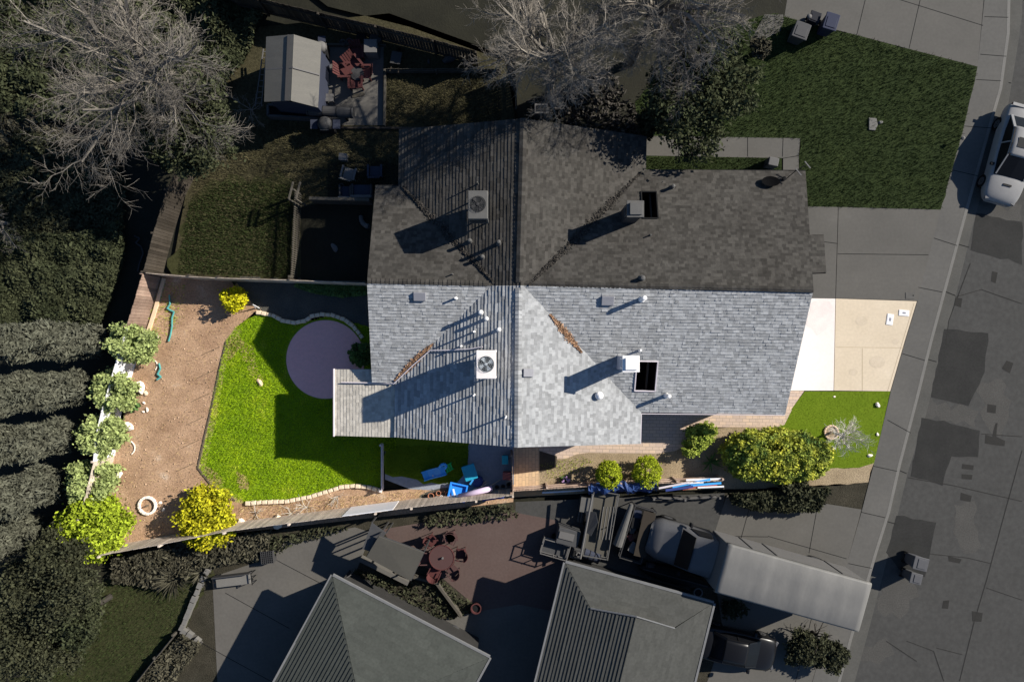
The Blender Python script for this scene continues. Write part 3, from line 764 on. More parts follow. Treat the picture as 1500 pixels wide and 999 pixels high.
# ------------------------------------------------------------------ the duplex
ZE = 2.6
mL = (P2(585, 190, ZE), P2(578, 640, ZE)); mR = (P2(947, 200, ZE), P2(938, 650, ZE))
PIT = .36
PL = eave_plane(mL[0], mL[1], ZE, PIT, mR[0]); PR = eave_plane(mR[0], mR[1], ZE, PIT, mL[0])
MAIN = [mL[0], mL[1], mR[1], mR[0]]
party = lambda x: 2.61 - (x + 6.55) * .0223
def side(poly, north):      # split along the party line
    a, b_, c = .0223, 1.0, 2.61 - 6.55 * .0223
    return clip(poly, -a, -b_, -c) if north else clip(poly, a, b_, c)
rs = ((0.0, party(0) - 5.72), (12.96, -3.48)); rn = ((0.0, party(0) + 5.72), (13.93, party(13.93) + 5.9))
lsS = (P2(545, 560, ZE), (0.0, P2(545, 560, ZE)[1] - .15)); lsN = (P2(550, 272, ZE), (0.0, P2(550, 272, ZE)[1] - .15))
RS = eave_plane(rs[0], rs[1], ZE, PIT, (5, 2)); RN = eave_plane(rn[0], rn[1], ZE, PIT, (5, 2))
def fit(pl_eave, zr, at):    # pitch that reaches the party line at height zr
    e0, e1 = pl_eave; d = abs((at[1] - e0[1])); return (zr - ZE) / d
LS = eave_plane(lsS[0], lsS[1], ZE, .358, (-5, 2.5)); LN = eave_plane(lsN[0], lsN[1], ZE, .352, (-5, 2.5))
zmain = lambda x, y: min(pz(PL, x, y), pz(PR, x, y))
def duplex(north, label, ms, mfas, mwall, well_px, bay):
    house = thing('house', label, 'house', (0.5, 6 if north else -1.5, 0), 0, None)
    wingR = RN if north else RS; wingL = LN if north else LS
    t = MB(); s = MB()
    main = side(MAIN, north)
    lpoly = below(below(main, PL, PR), wingL, PL) if False else below(main, PL, PR)
    # cut away the part of each main slope that lies under a wing
    def cut_under(poly, pmain, pw):  return below(poly, pw, pmain)
    shingles(t, s, cut_under(lpoly, PL, wingL), PL, thick=.034 if not north else .024, tab=(.2, .6), course=.168, vary=.3, seed=1 + north, thickslab=.12)
    shingles(t, s, cut_under(below(main, PR, PL), PR, wingR), PR, thick=.012, seed=3 + north, thickslab=.12)
    if north:
        rp = [(0.2, party(.2)), (13.38, party(13.38)), (13.93, party(13.93) + 5.9), (0.2, party(.2) + 5.72)]
        lp = [(-6.53, party(-6.53)), (0.2, party(.2)), (0.2, lsN[1][1]), lsN[0]]
    else:
        rp = [(0.2, party(.2)), (13.38, party(13.38)), (12.96, -3.48), (0.2, party(.2) - 5.72)]
        lp = [(-6.53, party(-6.53)), (0.2, party(.2)), (0.2, lsS[1][1]), lsS[0]]
    hole = [hit(well_px[0], well_px[1], wingR), hit(well_px[2], well_px[3], wingR)]
    hw = shingles(t, s, below(rp, PR, wingR), wingR, thick=.022 if not north else .010, hole=hole, seed=5 + north, thickslab=.12)
    shingles(t, s, below(lp, PL, wingL), wingL, thick=.022 if not north else .010, seed=7 + north, thickslab=.12)
    if bay:
        bp = [P2(1180, 345, 3.5), P2(1203, 345, 3.5), P2(1203, 401, 3.9), P2(1180, 402, 3.9)]
        shingles(t, s, bp, wingR, thick=.010, seed=31, lift=.002, thickslab=.1, vbase=rp[2])
    roof = t.build('roof', ms, house, True)
    s.build('roof_deck', mfas, roof, True)
    # ridge and hip caps
    def ridge(a, b_, zf, wd=.16, step=.19, th=.03):
        rc = MB()
        a = Vector(a); b_ = Vector(b_); L = (b_ - a).length; n = int(L / step); d = (b_ - a).normalized(); nv = Vector((-d.y, d.x))
        for i in range(n):
            p = a + d * (i * step); q = a + d * ((i + 1.25) * step)
            z0 = zf(p.x, p.y); z1 = zf(q.x, q.y); h0, h1 = .045 + th, .045
            v = [(*(p - nv * wd), z0 - wd * PIT * .9 + h0), (*p, z0 + h0), (*(p + nv * wd), z0 - wd * PIT * .9 + h0),
                 (*(q - nv * wd), z1 - wd * PIT * .9 + h1), (*q, z1 + h1), (*(q + nv * wd), z1 - wd * PIT * .9 + h1)]
            v += [(x, y, z - .03) for x, y, z in v[:3]]
            rc.add(v, [(0, 1, 4, 3), (1, 2, 5, 4), (0, 6, 7, 1), (1, 7, 8, 2)])
        rc.build('ridge_cap', ms, roof, True)
    if north: ra, rb = ((MAIN[0][0] + MAIN[3][0]) / 2, (MAIN[0][1] + MAIN[3][1]) / 2), (0.33, party(.33) + .1)
    else: ra, rb = ((MAIN[1][0] + MAIN[2][0]) / 2, (MAIN[1][1] + MAIN[2][1]) / 2), (0.31, party(.31) - .1)
    ridge(ra, rb, zmain)
    if north:
        off = .10
        ridge((13.35, party(13.35) + off), (.5, party(.5) + off), lambda x, y: pz(RN, x, y), .13, .2)
        ridge((-6.5, party(-6.5) + off), (-1.0, party(-1) + off), lambda x, y: pz(LN, x, y), .13, .2)
    # eave boards
    def eave(a, b_, z=ZE - .07, h=.14):
        MB().beam((*a, z), (*b_, z), .03, h).build('fascia', mfas if north else M['fascia_pale'], house, True)
    if north:
        eave((6.45, party(6.45) + 5.80), (13.93, party(13.93) + 5.94)); eave(mR[0], (6.35, 8.1)); eave((mL[0][0] - .02, mL[0][1]), (lsN[0][0] + 1.1, lsN[0][1] + .06))
        eave((lsN[0][0], lsN[0][1] + .03), (lsN[0][0] + 1.1, lsN[0][1] + .03))
    else:
        eave((6.12, party(6.12) - 5.78), (12.96, -3.515)); eave((mR[1][0] + .02, mR[1][1]), (6.15, -3.46))
    # outer walls
    wb = MB()
    zr = lambda x, y: max(zmain(x, y) if abs(x) < 40 else 0, 0)
    def zt(x, y):
        z = min(pz(PL, x, y), pz(PR, x, y))
        if x > .5: z = max(z, min(pz(RS, x, y), pz(RN, x, y)))
        if x < .1: z = max(z, min(pz(LS, x, y), pz(LN, x, y)))
        return max(2.3, z - .2)
    if north:
        foot = [(-6.1, party(-6.1) + .02), (12.9, party(12.9) + .02), (13.3, 7.3), (5.7, 7.4), (5.65, 9.4), (-4.95, 9.6), (-5.0, 6.9), (-5.9, 6.9)]
    else:
        foot = [(-6.1, party(-6.1) - .02), (-6.2, -1.5), (-5.2, -1.55), (-5.2, -4.1), (5.6, -4.4), (5.65, -2.9), (7.0, -2.9), (12.5, -2.9), (12.9, party(12.9) - .02)]
    walls(wb, foot, zt)
    wall = wb.build('wall', mwall, house, True)
    # garage door and a few windows in the street and garden fronts
    x0 = 12.78 if not north else 13.12
    y0, y1 = (-2.4, 1.5) if not north else (3.0, 6.6)
    gd = MB()
    for i in range(4): gd.box((x0 + .06, (y0 + y1) / 2, .28 + .54 * i), (.05, y1 - y0, .50), rz=.02 if north else -.08)
    gd.build('garage_door', M['metal_cream'] if not north else M['dim_grey'], house, True)
    # light well through the roof
    if hw:
        c = [Vector(p) for p in hw]; wl = MB()
        for i in range(4):
            a, d = c[i], c[(i + 1) % 4]
            wl.add([a + Vector((0, 0, -.02)), d + Vector((0, 0, -.02)), (d.x, d.y, .6), (a.x, a.y, .6)], [(0, 1, 2, 3)])
        wl.add([(p.x, p.y, .6) for p in c], [(0, 1, 2, 3)])
        well = wl.build('light_well', M['well_brown'], house, True)
        tr = MB()
        for i in range(4):
            a, d = c[i], c[(i + 1) % 4]
            tr.beam(a + Vector((0, 0, .02)), d + Vector((0, 0, .02)), .05, .09)
        tr.build('well_rim', mfas if north else M['fascia_pale'], well, True)
        MB().beam((c[0] + c[1]) / 2 + Vector((.1, 0, -.3)), (c[2] + c[3]) / 2 + Vector((.1, 0, -.3)), .08, .14).build('well_beam', M['dim_brown'], well, True)
    return house, wingR, wingL
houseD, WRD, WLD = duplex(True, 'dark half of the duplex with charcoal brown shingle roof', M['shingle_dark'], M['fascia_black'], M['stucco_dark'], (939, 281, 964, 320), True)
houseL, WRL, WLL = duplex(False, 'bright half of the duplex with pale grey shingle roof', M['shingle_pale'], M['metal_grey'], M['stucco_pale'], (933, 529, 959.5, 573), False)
# covered patio roof of the bright half
PX = None
t = MB(); s = MB()
a = P2(580, 641, ZE); 
PP = eave_plane(P2(490, 541, 2.17), P2(490, 638, 2.17), 2.17, .115, (0, 0))
pp = [P2(490, 541, 2.17), P2(490, 638, 2.17), P2(579, 641, 2.6), P2(579, 541, 2.6)]
shingles(t, s, pp, PP, thick=.012, seed=77, course=.155, thickslab=.1)
pr = t.build('patio_roof', M['shingle_patio'], houseL, True)
s.build('roof_deck', M['metal_grey'], pr, True)
f = MB(); f.beam((*P2(489.4, 540, 2.2), 2.2), (*P2(489.4, 639, 2.2), 2.2), .05, .16)
f.build('fascia', M['fascia_pale'], pr, True)
for q in ((497, 547), (497, 632)):
    p = P2(*q, 2.3); MB().box((p[0], p[1], 1.08), (.1, .1, 2.16)).build('post', M['stucco_pale'], houseL, True)

# ---- pipes, vents, chimneys (parts of the houses)
def vent_pipe(house, m, px, py, pl, h, r, cap=True):
    q = hit(px, py, pl); b = MB().tube(q + Vector((0, 0, -.1)), q + Vector((0, 0, h)), r, r, 12)
    if cap: b.lathe([(r * 1.06, -.06), (r * 1.12, 0), (r * .9, .05), (0, .07)], q + Vector((0, 0, h)), 14)
    b.lathe([(r * 1.6, 0), (r * 1.2, .05), (r * 1.05, .12)], q + Vector((0, 0, .01)), 14)
    b.build('vent_pipe', m, house, True, smooth=False)
W_ = M['metal_white']; D_ = M['metal_dull']
for px, py, pl, h, r in [(668, 437, WLL, .30, .05), (705, 458, PL, .55, .085), (713, 467, PL, .35, .075), (731, 483, PL, .40, .075), (695, 486, PL, .55, .04),
                         (676, 507, PL, .35, .04), (695, 578, PL, .55, .04), (741, 610, PL, .55, .04), (940, 438, WRL, .65, .10), (937, 513, WRL, .35, .05), (976, 579, WRL, .60, .09)]:
    vent_pipe(houseL, W_, px, py, pl, h, r, r > .06)
for px, py, pl, h, r in [(689, 354, PL, .45, .08), (731, 357, PL, .6, .08), (707, 377, PL, .35, .08), (663, 402, WLD, .25, .03), (984, 275, WRD, .35, .08), (940, 408, WRD, .30, .10), (952, 345, WRD, .25, .03), (700, 270, PL, .4, .03)]:
    vent_pipe(houseD, D_, px, py, pl, h, r, r > .06)
def flat_vent(house, m, px, py, pl, w, d):
    q = hit(px, py, pl); 
    g = Vector((-pl[0], -pl[1], 1)).normalized(); M3 = g.to_track_quat('Z', 'Y').to_matrix()
    MB().box(q + g * .06, (w, d, .13), M=M3).build('roof_vent', m, house, True, bevel=.02)
flat_vent(houseL, M['metal_grey'], 615, 434, WLL, .56, .40); flat_vent(houseL, M['metal_grey'], 890, 440, WRL, .56, .42); flat_vent(houseL, M['metal_grey'], 773, 546, PR, .36, .48)
q = hit(877, 579, PR)
MB().lathe([(.16, 0), (.16, .12), (.19, .13), (.19, .2), (.13, .28), (0, .31)], q, 20).build('turbine_vent', W_, houseL, True, smooth=True)
def chimney(house, mbody, mcap, px, py, ztop, sx, sy, pl):
    q = P(px, py, ztop); zb = pz(pl, q.x, q.y)
    c = MB().box((q.x, q.y, (zb - .5 + ztop - .1) / 2), (sx, sy, ztop - .1 - zb + .5)).build('chimney', mbody, house, True)
    b = MB().box((q.x, q.y, ztop - .06), (sx + .12, sy + .12, .08)); b.box((q.x + .02, q.y, ztop + .02), (sx * .86, sy * .86, .08))
    b.build('chimney_cap', mcap, c, True, bevel=.01)
    fr = MB(); X = q.x - sx / 2 - .012
    for dy in (-.2, .2): fr.box((X, q.y + dy, ztop - .55), (.03, .05, .7))
    for dz in (-.9, -.2): fr.box((X, q.y, ztop + dz), (.03, .44, .05))
    fr.build('vent_frame', mcap, c, True)
chimney(houseL, M['stucco_pale'], M['metal_white'], 924.5, 533, 5.5, .62, .60, WRL)
chimney(houseD, M['dim_grey'], M['metal_dull'], 931, 306, 5.5, .62, .60, WRD)

def ac_unit(label, px, py, pl, mb, mf, h=1.15):
    zt = hit(px, py, pl).z + h + .56
    q = P(px, py, zt)
    t = thing('air_conditioner', label, 'air conditioner', (q.x, q.y, zt - h), 0, None)
    W, D = .86, 1.22
    bd = MB().box((0, 0, h / 2), (W, D, h)).build('body', mb, t, bevel=.03)
    lv = MB()
    for i in range(9):
        z = .18 + i * (h - .35) / 9
        lv.box((0, 0, z), (W + .012, D * .86, .03)); lv.box((0, 0, z), (W * .84, D + .012, .03))
    lv.build('louvre', M['black_grille'], bd)
    g = MB().lathe([(.34, 0), (.34, .012), (0, .012)], (0, .02, h), 32).build('fan_opening', M['black_grille'], t)
    fb = MB()
    for k in range(4):
        a = k * math.pi / 2 + .5
        fb.add([(.05 * math.cos(a), .02 + .05 * math.sin(a), h + .02), (.29 * math.cos(a - .34), .02 + .29 * math.sin(a - .34), h + .03), (.31 * math.cos(a), .02 + .31 * math.sin(a), h + .045), (.29 * math.cos(a + .34), .02 + .29 * math.sin(a + .34), h + .05)], [(0, 1, 2, 3)])
    fb.lathe([(.07, 0), (.07, .05), (0, .06)], (0, .02, h + .012), 14)
    fb.build('fan', mf, t)
    gr = MB()
    for rr in (.14, .22, .30, .345): gr.ring((0, .02, h + .07), rr, .006, 28, 4)
    for k in range(8):
        a = k * math.pi / 4; gr.tube((.05 * math.cos(a), .02 + .05 * math.sin(a), h + .07), (.35 * math.cos(a), .02 + .35 * math.sin(a), h + .06), .005, n=4)
    gr.build('fan_guard', mf, t)
    # stand that levels the unit on the slope
    st = MB()
    for sx in (-.38, .38):
        for sy in (-.5, .5):
            zz = pz(pl, q.x + sx, q.y + sy) - (zt - h)
            st.box((sx, sy, zz / 2 - .02), (.06, .06, abs(zz) + .06))
    st.box((0, 0, -.05), (W * .98, D * .98, .08))
    st.build('stand', M['metal_grey'] if mb is M['metal_cream'] else M['metal_dim'], t)
    return t
acL = ac_unit('cream rooftop air conditioner on the pale grey shingle slope', 712, 534, PL, M['metal_cream'], M['fan_blade'])
acD = ac_unit('dull grey rooftop air conditioner on the dark brown shingle slope', 700, 300, PL, M['metal_dull'], M['dim_grey'])
pts = [hit(x, y, pl) + Vector((0, 0, .10)) for x, y, pl in ((707, 508, PL), (690, 511, PL), (660, 513, PL), (630, 513.5, PL), (605, 535, PL), (577, 562, PL))]
pts += [hit(x, y, PP) + Vector((0, 0, .10)) for x, y in ((572, 561.5), (540, 560.5), (501, 560))]
single(MB().path(pts, .028, 8).build('condensate_pipe', M['fascia_pale']), 'long thin white drain pipe across the pale grey roof', 'pipe')
# leaves caught in the valleys
def litter(px0, px1, wd, n, pl, m, label=None):
    a = np.array(px0); c = np.array(px1); tt = RNG.uniform(0, 1, n); ww = RNG.normal(0, .33, n) * wd * np.sin(np.pi * np.clip(tt, .06, .94))
    d = (c - a) / np.linalg.norm(c - a); nn = np.array([-d[1], d[0]])
    pts = a + (c - a) * tt[:, None] + nn * ww[:, None]
    C = np.array([tuple(hit(x, y, pl) + Vector((0, 0, RNG.uniform(.03, .07)))) for x, y in pts])
    C2 = np.array([tuple(hit(x, y, q2) + Vector((0, 0, RNG.uniform(.03, .07)))) for (x, y), q2 in zip(pts, [OTH[id(pl)]] * n)])
    C = np.where((C2[:, 2] > C[:, 2])[:, None], C2, C)
    props(quads('fallen_leaves', leaf_quads(C, .06, 1.2), m), kind='stuff')
OTH = {id(PR): WRL}
litter((806, 461), (852, 516), 7, 1000, PR, M['leaf_litter'])
OTH = {id(PL): WLL}
litter((634, 504), (578, 558), 7, 1000, PL, M['leaf_litter'])
OTH = {id(PR): WRD}
litter((775, 418), (940, 252), 10, 1500, PR, M['leaf_litter_dark'])
OTH = {id(PL): WLD}
litter((590, 274), (722, 412), 9, 900, PL, M['leaf_litter_dark'])

# ================================================================== fences
def fence(name, label, px_pts, h, m, bw=.14, gap=.012, base=0.0, post_m=None, rail=True, cat='fence', inward=1, th=.02):
    pts = [Vector(P2(*q)) for q in px_pts]
    t = thing(name, label, cat, (pts[0].x, pts[0].y, base))
    bd = MB(); rl = [MB(), MB()]; pp = []
    rg = random.Random(len(label) * 7)
    for a, c in zip(pts[:-1], pts[1:]):
        L = (c - a).length; d = (c - a).normalized(); nv = Vector((-d.y, d.x)) * inward
        n = max(1, int(L / (bw + gap)))
        for i in range(n):
            p = a + d * ((i + .5) * L / n); hh = h + rg.uniform(-.03, .03)
            bd.box((p.x, p.y, base + hh / 2 + .02), (L / n - gap, th * rg.uniform(.8, 1.2), hh), rz=math.atan2(d.y, d.x) + rg.gauss(0, .015))
        for r_, z in zip(rl, (min(.35, h * .3), h - min(.3, h * .3))): r_.beam((*(a - nv * .045), base + z), (*(c - nv * .045), base + z), .045, .09)
        k = max(1, int(L / 2.4))
        for i in range(k): pp.append(a + d * (i * L / k) - nv * .07)
    pp.append(pts[-1] - nv * .07)
    bd.build('boards', m, t, True)
    for r_ in rl: r_.build('rail', post_m or m, t, True)
    for p in pp: MB().box((p.x, p.y, base + (h + .06) / 2), (.09, .09, h + .06)).build('post', post_m or m, t, True)
    return t
FW = M['fence_brown']
fence('wooden_fence', 'brown plank fence along the bare earth at its top left corner', [(236, 406), (214, 480)], 1.75, FW)
fence('wooden_fence', 'short grey plank fence panel below the last white lattice panel', [(168, 668), (148, 748)], 1.75, M['fence_grey'])
def lattice(label, a, c, h, group):
    A = Vector(P2(*a)); C = Vector(P2(*c)); L = (C - A).length; d = (C - A).normalized(); rz = math.atan2(d.y, d.x)
    t = thing('lattice_panel', label, 'lattice', (A.x, A.y, 0), rz, group)
    b = MB(); st = .075; w = .048
    n = int((L + h) / st / 1.4)
    for i in range(n):
        u = -h + i * st * 1.4
        for sgn, off in ((1, -.006), (-1, .006)):
            u0, z0, u1, z1 = (u, 0, u + h, h) if sgn > 0 else (u + h, 0, u, h)
            lo, hi = 0, L
            if max(u0, u1) < lo or min(u0, u1) > hi: continue
            def at(uu): tt = (uu - u0) / (u1 - u0); return z0 + tt * (z1 - z0)
            a0, a1 = min(max(u0, lo), hi), min(max(u1, lo), hi)
            if abs(a1 - a0) < .02: continue
            b.beam((a0, off, at(a0)), (a1, off, at(a1)), .010, w)
    b.build('slats', M['lattice_white'], t)
    f = MB()
    f.beam((0, 0, h), (L, 0, h), .04, .06); f.beam((0, 0, .03), (L, 0, .03), .04, .06)
    f.box((0.02, 0, h / 2), (.05, .045, h)); f.box((L - .02, 0, h / 2), (.05, .045, h))
    f.build('frame', M['lattice_white'], t)
lat = [((214, 482), (202, 520)), ((202, 521), (190, 560)), ((190, 561), (179, 598)), ((179, 599), (171, 632)), ((171, 633), (168, 667))]
ltx = ['white lattice panel nearest the brown plank fence', 'white lattice panel behind the topmost grey white rock pair', 'white lattice panel between the second and third olive shrub',
       'white lattice panel beside the small bright green plant', 'white lattice panel nearest the short grey plank panel']
for (a, c), lb in zip(lat, ltx): lattice(lb, a, c, 1.75, 'lattice panels behind the olive shrubs')
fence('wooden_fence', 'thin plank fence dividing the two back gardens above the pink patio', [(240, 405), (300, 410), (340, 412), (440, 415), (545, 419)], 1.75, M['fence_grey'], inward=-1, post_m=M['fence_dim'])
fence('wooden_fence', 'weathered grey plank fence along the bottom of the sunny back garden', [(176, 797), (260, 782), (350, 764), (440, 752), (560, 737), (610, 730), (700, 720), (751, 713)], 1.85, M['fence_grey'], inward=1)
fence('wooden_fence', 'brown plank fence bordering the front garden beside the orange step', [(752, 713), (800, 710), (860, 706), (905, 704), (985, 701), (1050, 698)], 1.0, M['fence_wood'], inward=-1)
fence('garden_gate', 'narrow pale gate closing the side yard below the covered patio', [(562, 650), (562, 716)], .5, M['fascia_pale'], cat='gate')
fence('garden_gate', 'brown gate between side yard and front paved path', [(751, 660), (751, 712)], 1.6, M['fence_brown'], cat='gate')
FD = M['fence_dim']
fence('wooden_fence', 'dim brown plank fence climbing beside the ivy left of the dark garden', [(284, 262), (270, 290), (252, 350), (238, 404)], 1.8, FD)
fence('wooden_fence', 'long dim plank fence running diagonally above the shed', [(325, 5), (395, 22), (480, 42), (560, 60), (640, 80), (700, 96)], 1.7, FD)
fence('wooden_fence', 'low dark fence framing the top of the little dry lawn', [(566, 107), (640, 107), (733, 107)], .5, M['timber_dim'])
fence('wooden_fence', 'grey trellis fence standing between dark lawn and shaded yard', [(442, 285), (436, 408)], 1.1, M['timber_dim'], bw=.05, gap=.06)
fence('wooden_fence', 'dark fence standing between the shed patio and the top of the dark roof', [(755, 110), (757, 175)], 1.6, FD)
# edging boards on the earth
def plank(name, label, px_pts, w, h, m, cat='edging'):
    b = MB(); pts = [(*P2(*q), h / 2) for q in px_pts]
    for a, c in zip(pts[:-1], pts[1:]): b.beam(a, c, w, h)
    return single(b.build(name, m), label, cat)
plank('edging_board', 'pale timber board on the earth beside the brown plank fence', [(241, 408), (228, 455), (216, 492)], .17, .10, M['timber_pale'])
plank('edging_board', 'dim timber edging between the shed patio and the dry lawn', [(565, 104), (564, 186)], .10, .22, M['timber_dim'])
plank('edging_board', 'dark timber kerb along the bottom of the dry lawn', [(480, 188), (600, 189), (735, 188)], .10, .15, M['fence_dim'])
plank('edging_board', 'dim low timber edging above the red chairs', [(470, 68), (566, 69)], .08, .25, M['timber_dim'])
plank('drip_hose', 'thin dark edge between bare earth and bright lawn', [(332, 500), (322, 540), (312, 590), (300, 640), (290, 685), (308, 708), (345, 733)], .07, .05, M['stem_brown'], 'hose')
hosep = [((290 + 8 * i - i * 14, 520 + i * 34), (322 - i * 7.4, 508 + i * 34)) for i in range(6)]
for i, (a, c) in enumerate(hosep):
    a = (c[0] - 26, c[1] + 12)
    single(MB().path([(*P2(*a), .03), (*P2(*c), .03)], .014, 5).build('drip_line', M['stem_brown']), 'dark drip line lying on the bare earth', 'hose', 'drip lines on the bare earth')
def hose(label, pts, r, m):
    single(MB().path([(*P2(x, y), .03 + r) for x, y in pts], r, 8).build('garden_hose', m), label, 'hose')
hose('teal garden hose trailing down the earth from the shaded corner', [(249, 432), (250, 446), (246, 452), (251, 455), (256, 457), (253, 466), (253, 478), (251, 490), (248, 500)], .045, M['hose_teal'])
hose('short teal hose coil beside the lattice panels', [(234, 532), (236, 540), (232, 548), (237, 552), (231, 556)], .05, M['hose_teal'])
hose('grey hose draped on the dark ivy beside the dim fence', [(198, 346), (206, 350), (200, 356), (208, 362), (211, 372), (206, 385), (203, 398)], .04, M['dim_grey'])

# ================================================================== stones
def edging(path, n, label, group, size=.30):
    pts = [Vector(P2(*q)) for q in path]; seg = [(b_ - a).length for a, b_ in zip(pts[:-1], pts[1:])]; tot = sum(seg)
    proto = None; rg = random.Random(n)
    for i in range(n):
        s = (i + .5) / n * tot; k = 0
        while s > seg[k] and k < len(seg) - 1: s -= seg[k]; k += 1
        p = pts[k].lerp(pts[k + 1], s / seg[k]); d = pts[k + 1] - pts[k]; an = math.atan2(d.y, d.x)
        if proto is None:
            o = MB().frustum((0, 0, 0), (size * 1.0, size * .8), (size * .88, size * .66), .16).build('edging_stone', M['stone_cream'], bevel=.03)
            single(o, label, 'stone', group); proto = o
        else:
            o = proto.copy(); COL.objects.link(o)
        o.location = (p.x, p.y, .0); o.rotation_euler = (0, 0, an + rg.gauss(0, .06)); sc = rg.uniform(.93, 1.07); o.scale = (sc, sc, rg.uniform(.85, 1.1))
edging([(376, 457.5), (400, 462), (415, 470), (432, 473), (448, 470), (458, 463), (472, 460.5), (488, 462), (505, 468), (518, 478), (528, 490), (532, 496)], 23, 'grey cream edging stone in the curved row above the pink patio', 'edging stones above the pink patio', .27)
edging([(360, 737), (385, 735), (420, 734), (455, 727), (478, 720), (500, 713), (520, 711), (540, 713), (561, 719)], 25, 'cream edging stone in the row along the bottom of the bright lawn', 'edging stones below the bright lawn', .28)
def rock(label, px, py, r, m, seed, h=.5, n=10):
    o = MB().blob((0, 0, r * h * .5), (r, r * .72, r * h), seed, .2, n, 7).build('rock', m, smooth=False)
    p = P(px, py); o.location = p; o.rotation_euler = (0, 0, seed * .7); return single(o, label, 'rock')
rock('lone tan rock on the bright lawn', 381, 560, .19, M['stone_tan'], 3)
for lb, x, y, r, s in [('white flat rock beside the topmost olive shrub', 225, 499, .32, 1), ('white rock right of the second olive shrub', 206, 567, .36, 2), ('white rock below the small bright green plant', 187, 624, .33, 4.6),
                       ('white rock nearest the short grey plank panel', 170, 691, .42, 5), ('small tan rock just right of a white rock', 214, 576, .13, 6), ('small white pebble rock right of the bright green plant', 216, 600, .11, 7),
                       ('white chip of rock above the other chips on the earth', 211, 590, .09, 8), ('white chip of rock nearest the curved stone arc', 210, 603, .08, 9),
                       ('upper cream rock right of the round stone ring', 235, 736, .10, 10), ('lower cream rock right of the round stone ring', 240, 746, .11, 11),
                       ('pale rock lying right of the yellow bush', 355, 766, .26, 12), ('upper pale rock above the yellow bush edge', 326, 738, .28, 13), ('lower pale rock against the yellow bush edge', 331, 748, .26, 14),
                       ('heap of cream rock below the lawn edging stones', 408, 764, .36, 15), ('small cream rock against the bottom fence', 378, 766, .16, 16),
                       ('white rock in the top right of the small front lawn', 1285, 593, .15, 17), ('pale rock under the bare front tree', 1274, 667, .12, 18), ('small pale rock left of the bare front tree', 1222, 581, .06, 19), ('tiny pale rock at the right edge of the small front lawn', 1285, 636, .09, 20)]:
    rock(lb, x, y, r, M['stone_white'] if s not in (6, 15) else M['stone_cream'], s)
single(MB().prism([P2(x, y) for x, y in ((1272, 173), (1283, 174), (1285, 184), (1281, 192), (1272, 191))], 0, .07).build('paving_slab', M['concrete_kerb'], bevel=.02), 'small flat pale slab in the big dark lawn', 'slab')
rock('small dim round rock right of the flat pale slab in the lawn', 1289, 180, .13, M['concrete_kerb'], 22, .6)
for i in range(6):
    rock('dim stone in the line of stones dividing the lower left lawn from the concrete', 298 + i * 0, 10, .2, M['concrete_yard'], 30 + i, .5) if False else None
def stone_ring(label, px, py, R0, n, m, w=.13, a0=0, a1=2 * math.pi, h=.13):
    p = P(px, py); t = thing('stone_ring', label, 'planter ring', p)
    for i in range(n):
        a = a0 + (a1 - a0) * (i + .5) / n; L = (a1 - a0) * R0 / n * .94
        M3 = Matrix.Rotation(a + math.pi / 2, 3, 'Z')
        MB().box((R0 * math.cos(a), R0 * math.sin(a), h / 2), (L, w, h), M=M3).build('stone', m, t, bevel=.02)
    return t
stone_ring('round cream stone ring around a stub on the bare earth', 217, 740, .42, 14, M['stone_white'])
stone_ring('round brick ring around the trunk of the bare front tree', 1217.5, 633, .34, 16, M['stone_tan'], .09, h=.09)
stone_ring('thin curved white stone arc on the bare earth', 187, 656, .38, 7, M['stone_white'], .06, -1.0, 1.1, .06)
stone_ring('thin pale curved stone arc beside the topmost olive shrub', 222, 535, .30, 5, M['stone_white'], .05, -.9, .9, .05)
q = P2(1217.5, 633); struct(MB().lathe([(.30, 0), (.30, .03), (0, .045)], (*q, 0.004), 20).build('garden_soil', M['mulch']))
single(MB().lathe([(.05, 0), (.04, .25), (0, .26)], P(217, 740), 8).build('tree_stub', M['stem_brown']), 'small brown stub inside the round stone ring', 'stump')

# utility covers on the bright driveway
for lb, x, y, rz in [('upright white meter cover on the cream driveway', 1303.5, 468, -.15), ('sideways white meter cover nearest the sidewalk', 1324, 458.5, -.08)]:
    p = P(x, y, .004); t = thing('meter_cover', lb, 'utility cover', p, rz, 'white meter covers on the driveway')
    sz = (.33, .56) if x < 1310 else (.52, .30)
    MB().box((0, 0, .012), (*sz, .024)).build('frame', M['white_gloss'], t)
    MB().box((0, 0, .026), (sz[0] * .84, sz[1] * .88, .008)).build('lid', M['lattice_white'], t, bevel=.003)
    MB().box((0, 0, .033), (sz[0] * .3, sz[1] * .3, .006)).build('grip', M['metal_grey'], t)
p = P(1333, 433, .004); t = thing('meter_cover', 'dim meter cover on the dark driveway', 'utility cover', p, 0)
MB().box((0, 0, .008), (.46, .32, .016)).build('frame', M['concrete_walk'], t); MB().box((.16, 0, .02), (.06, .06, .01)).build('grip', M['dim_dark'], t)
p = P(1402, 206.5); t = thing('path_light', 'small round marker light at the edge of the big dark lawn', 'garden light', p)
MB().tube((0, 0, 0), (0, 0, .42), .02, n=6).build('stake', M['dim_dark'], t); MB().lathe([(.03, .40), (.09, .42), (.09, .5), (0, .54)], (0, 0, 0), 12).build('lamp_head', M['dim_white'], t)

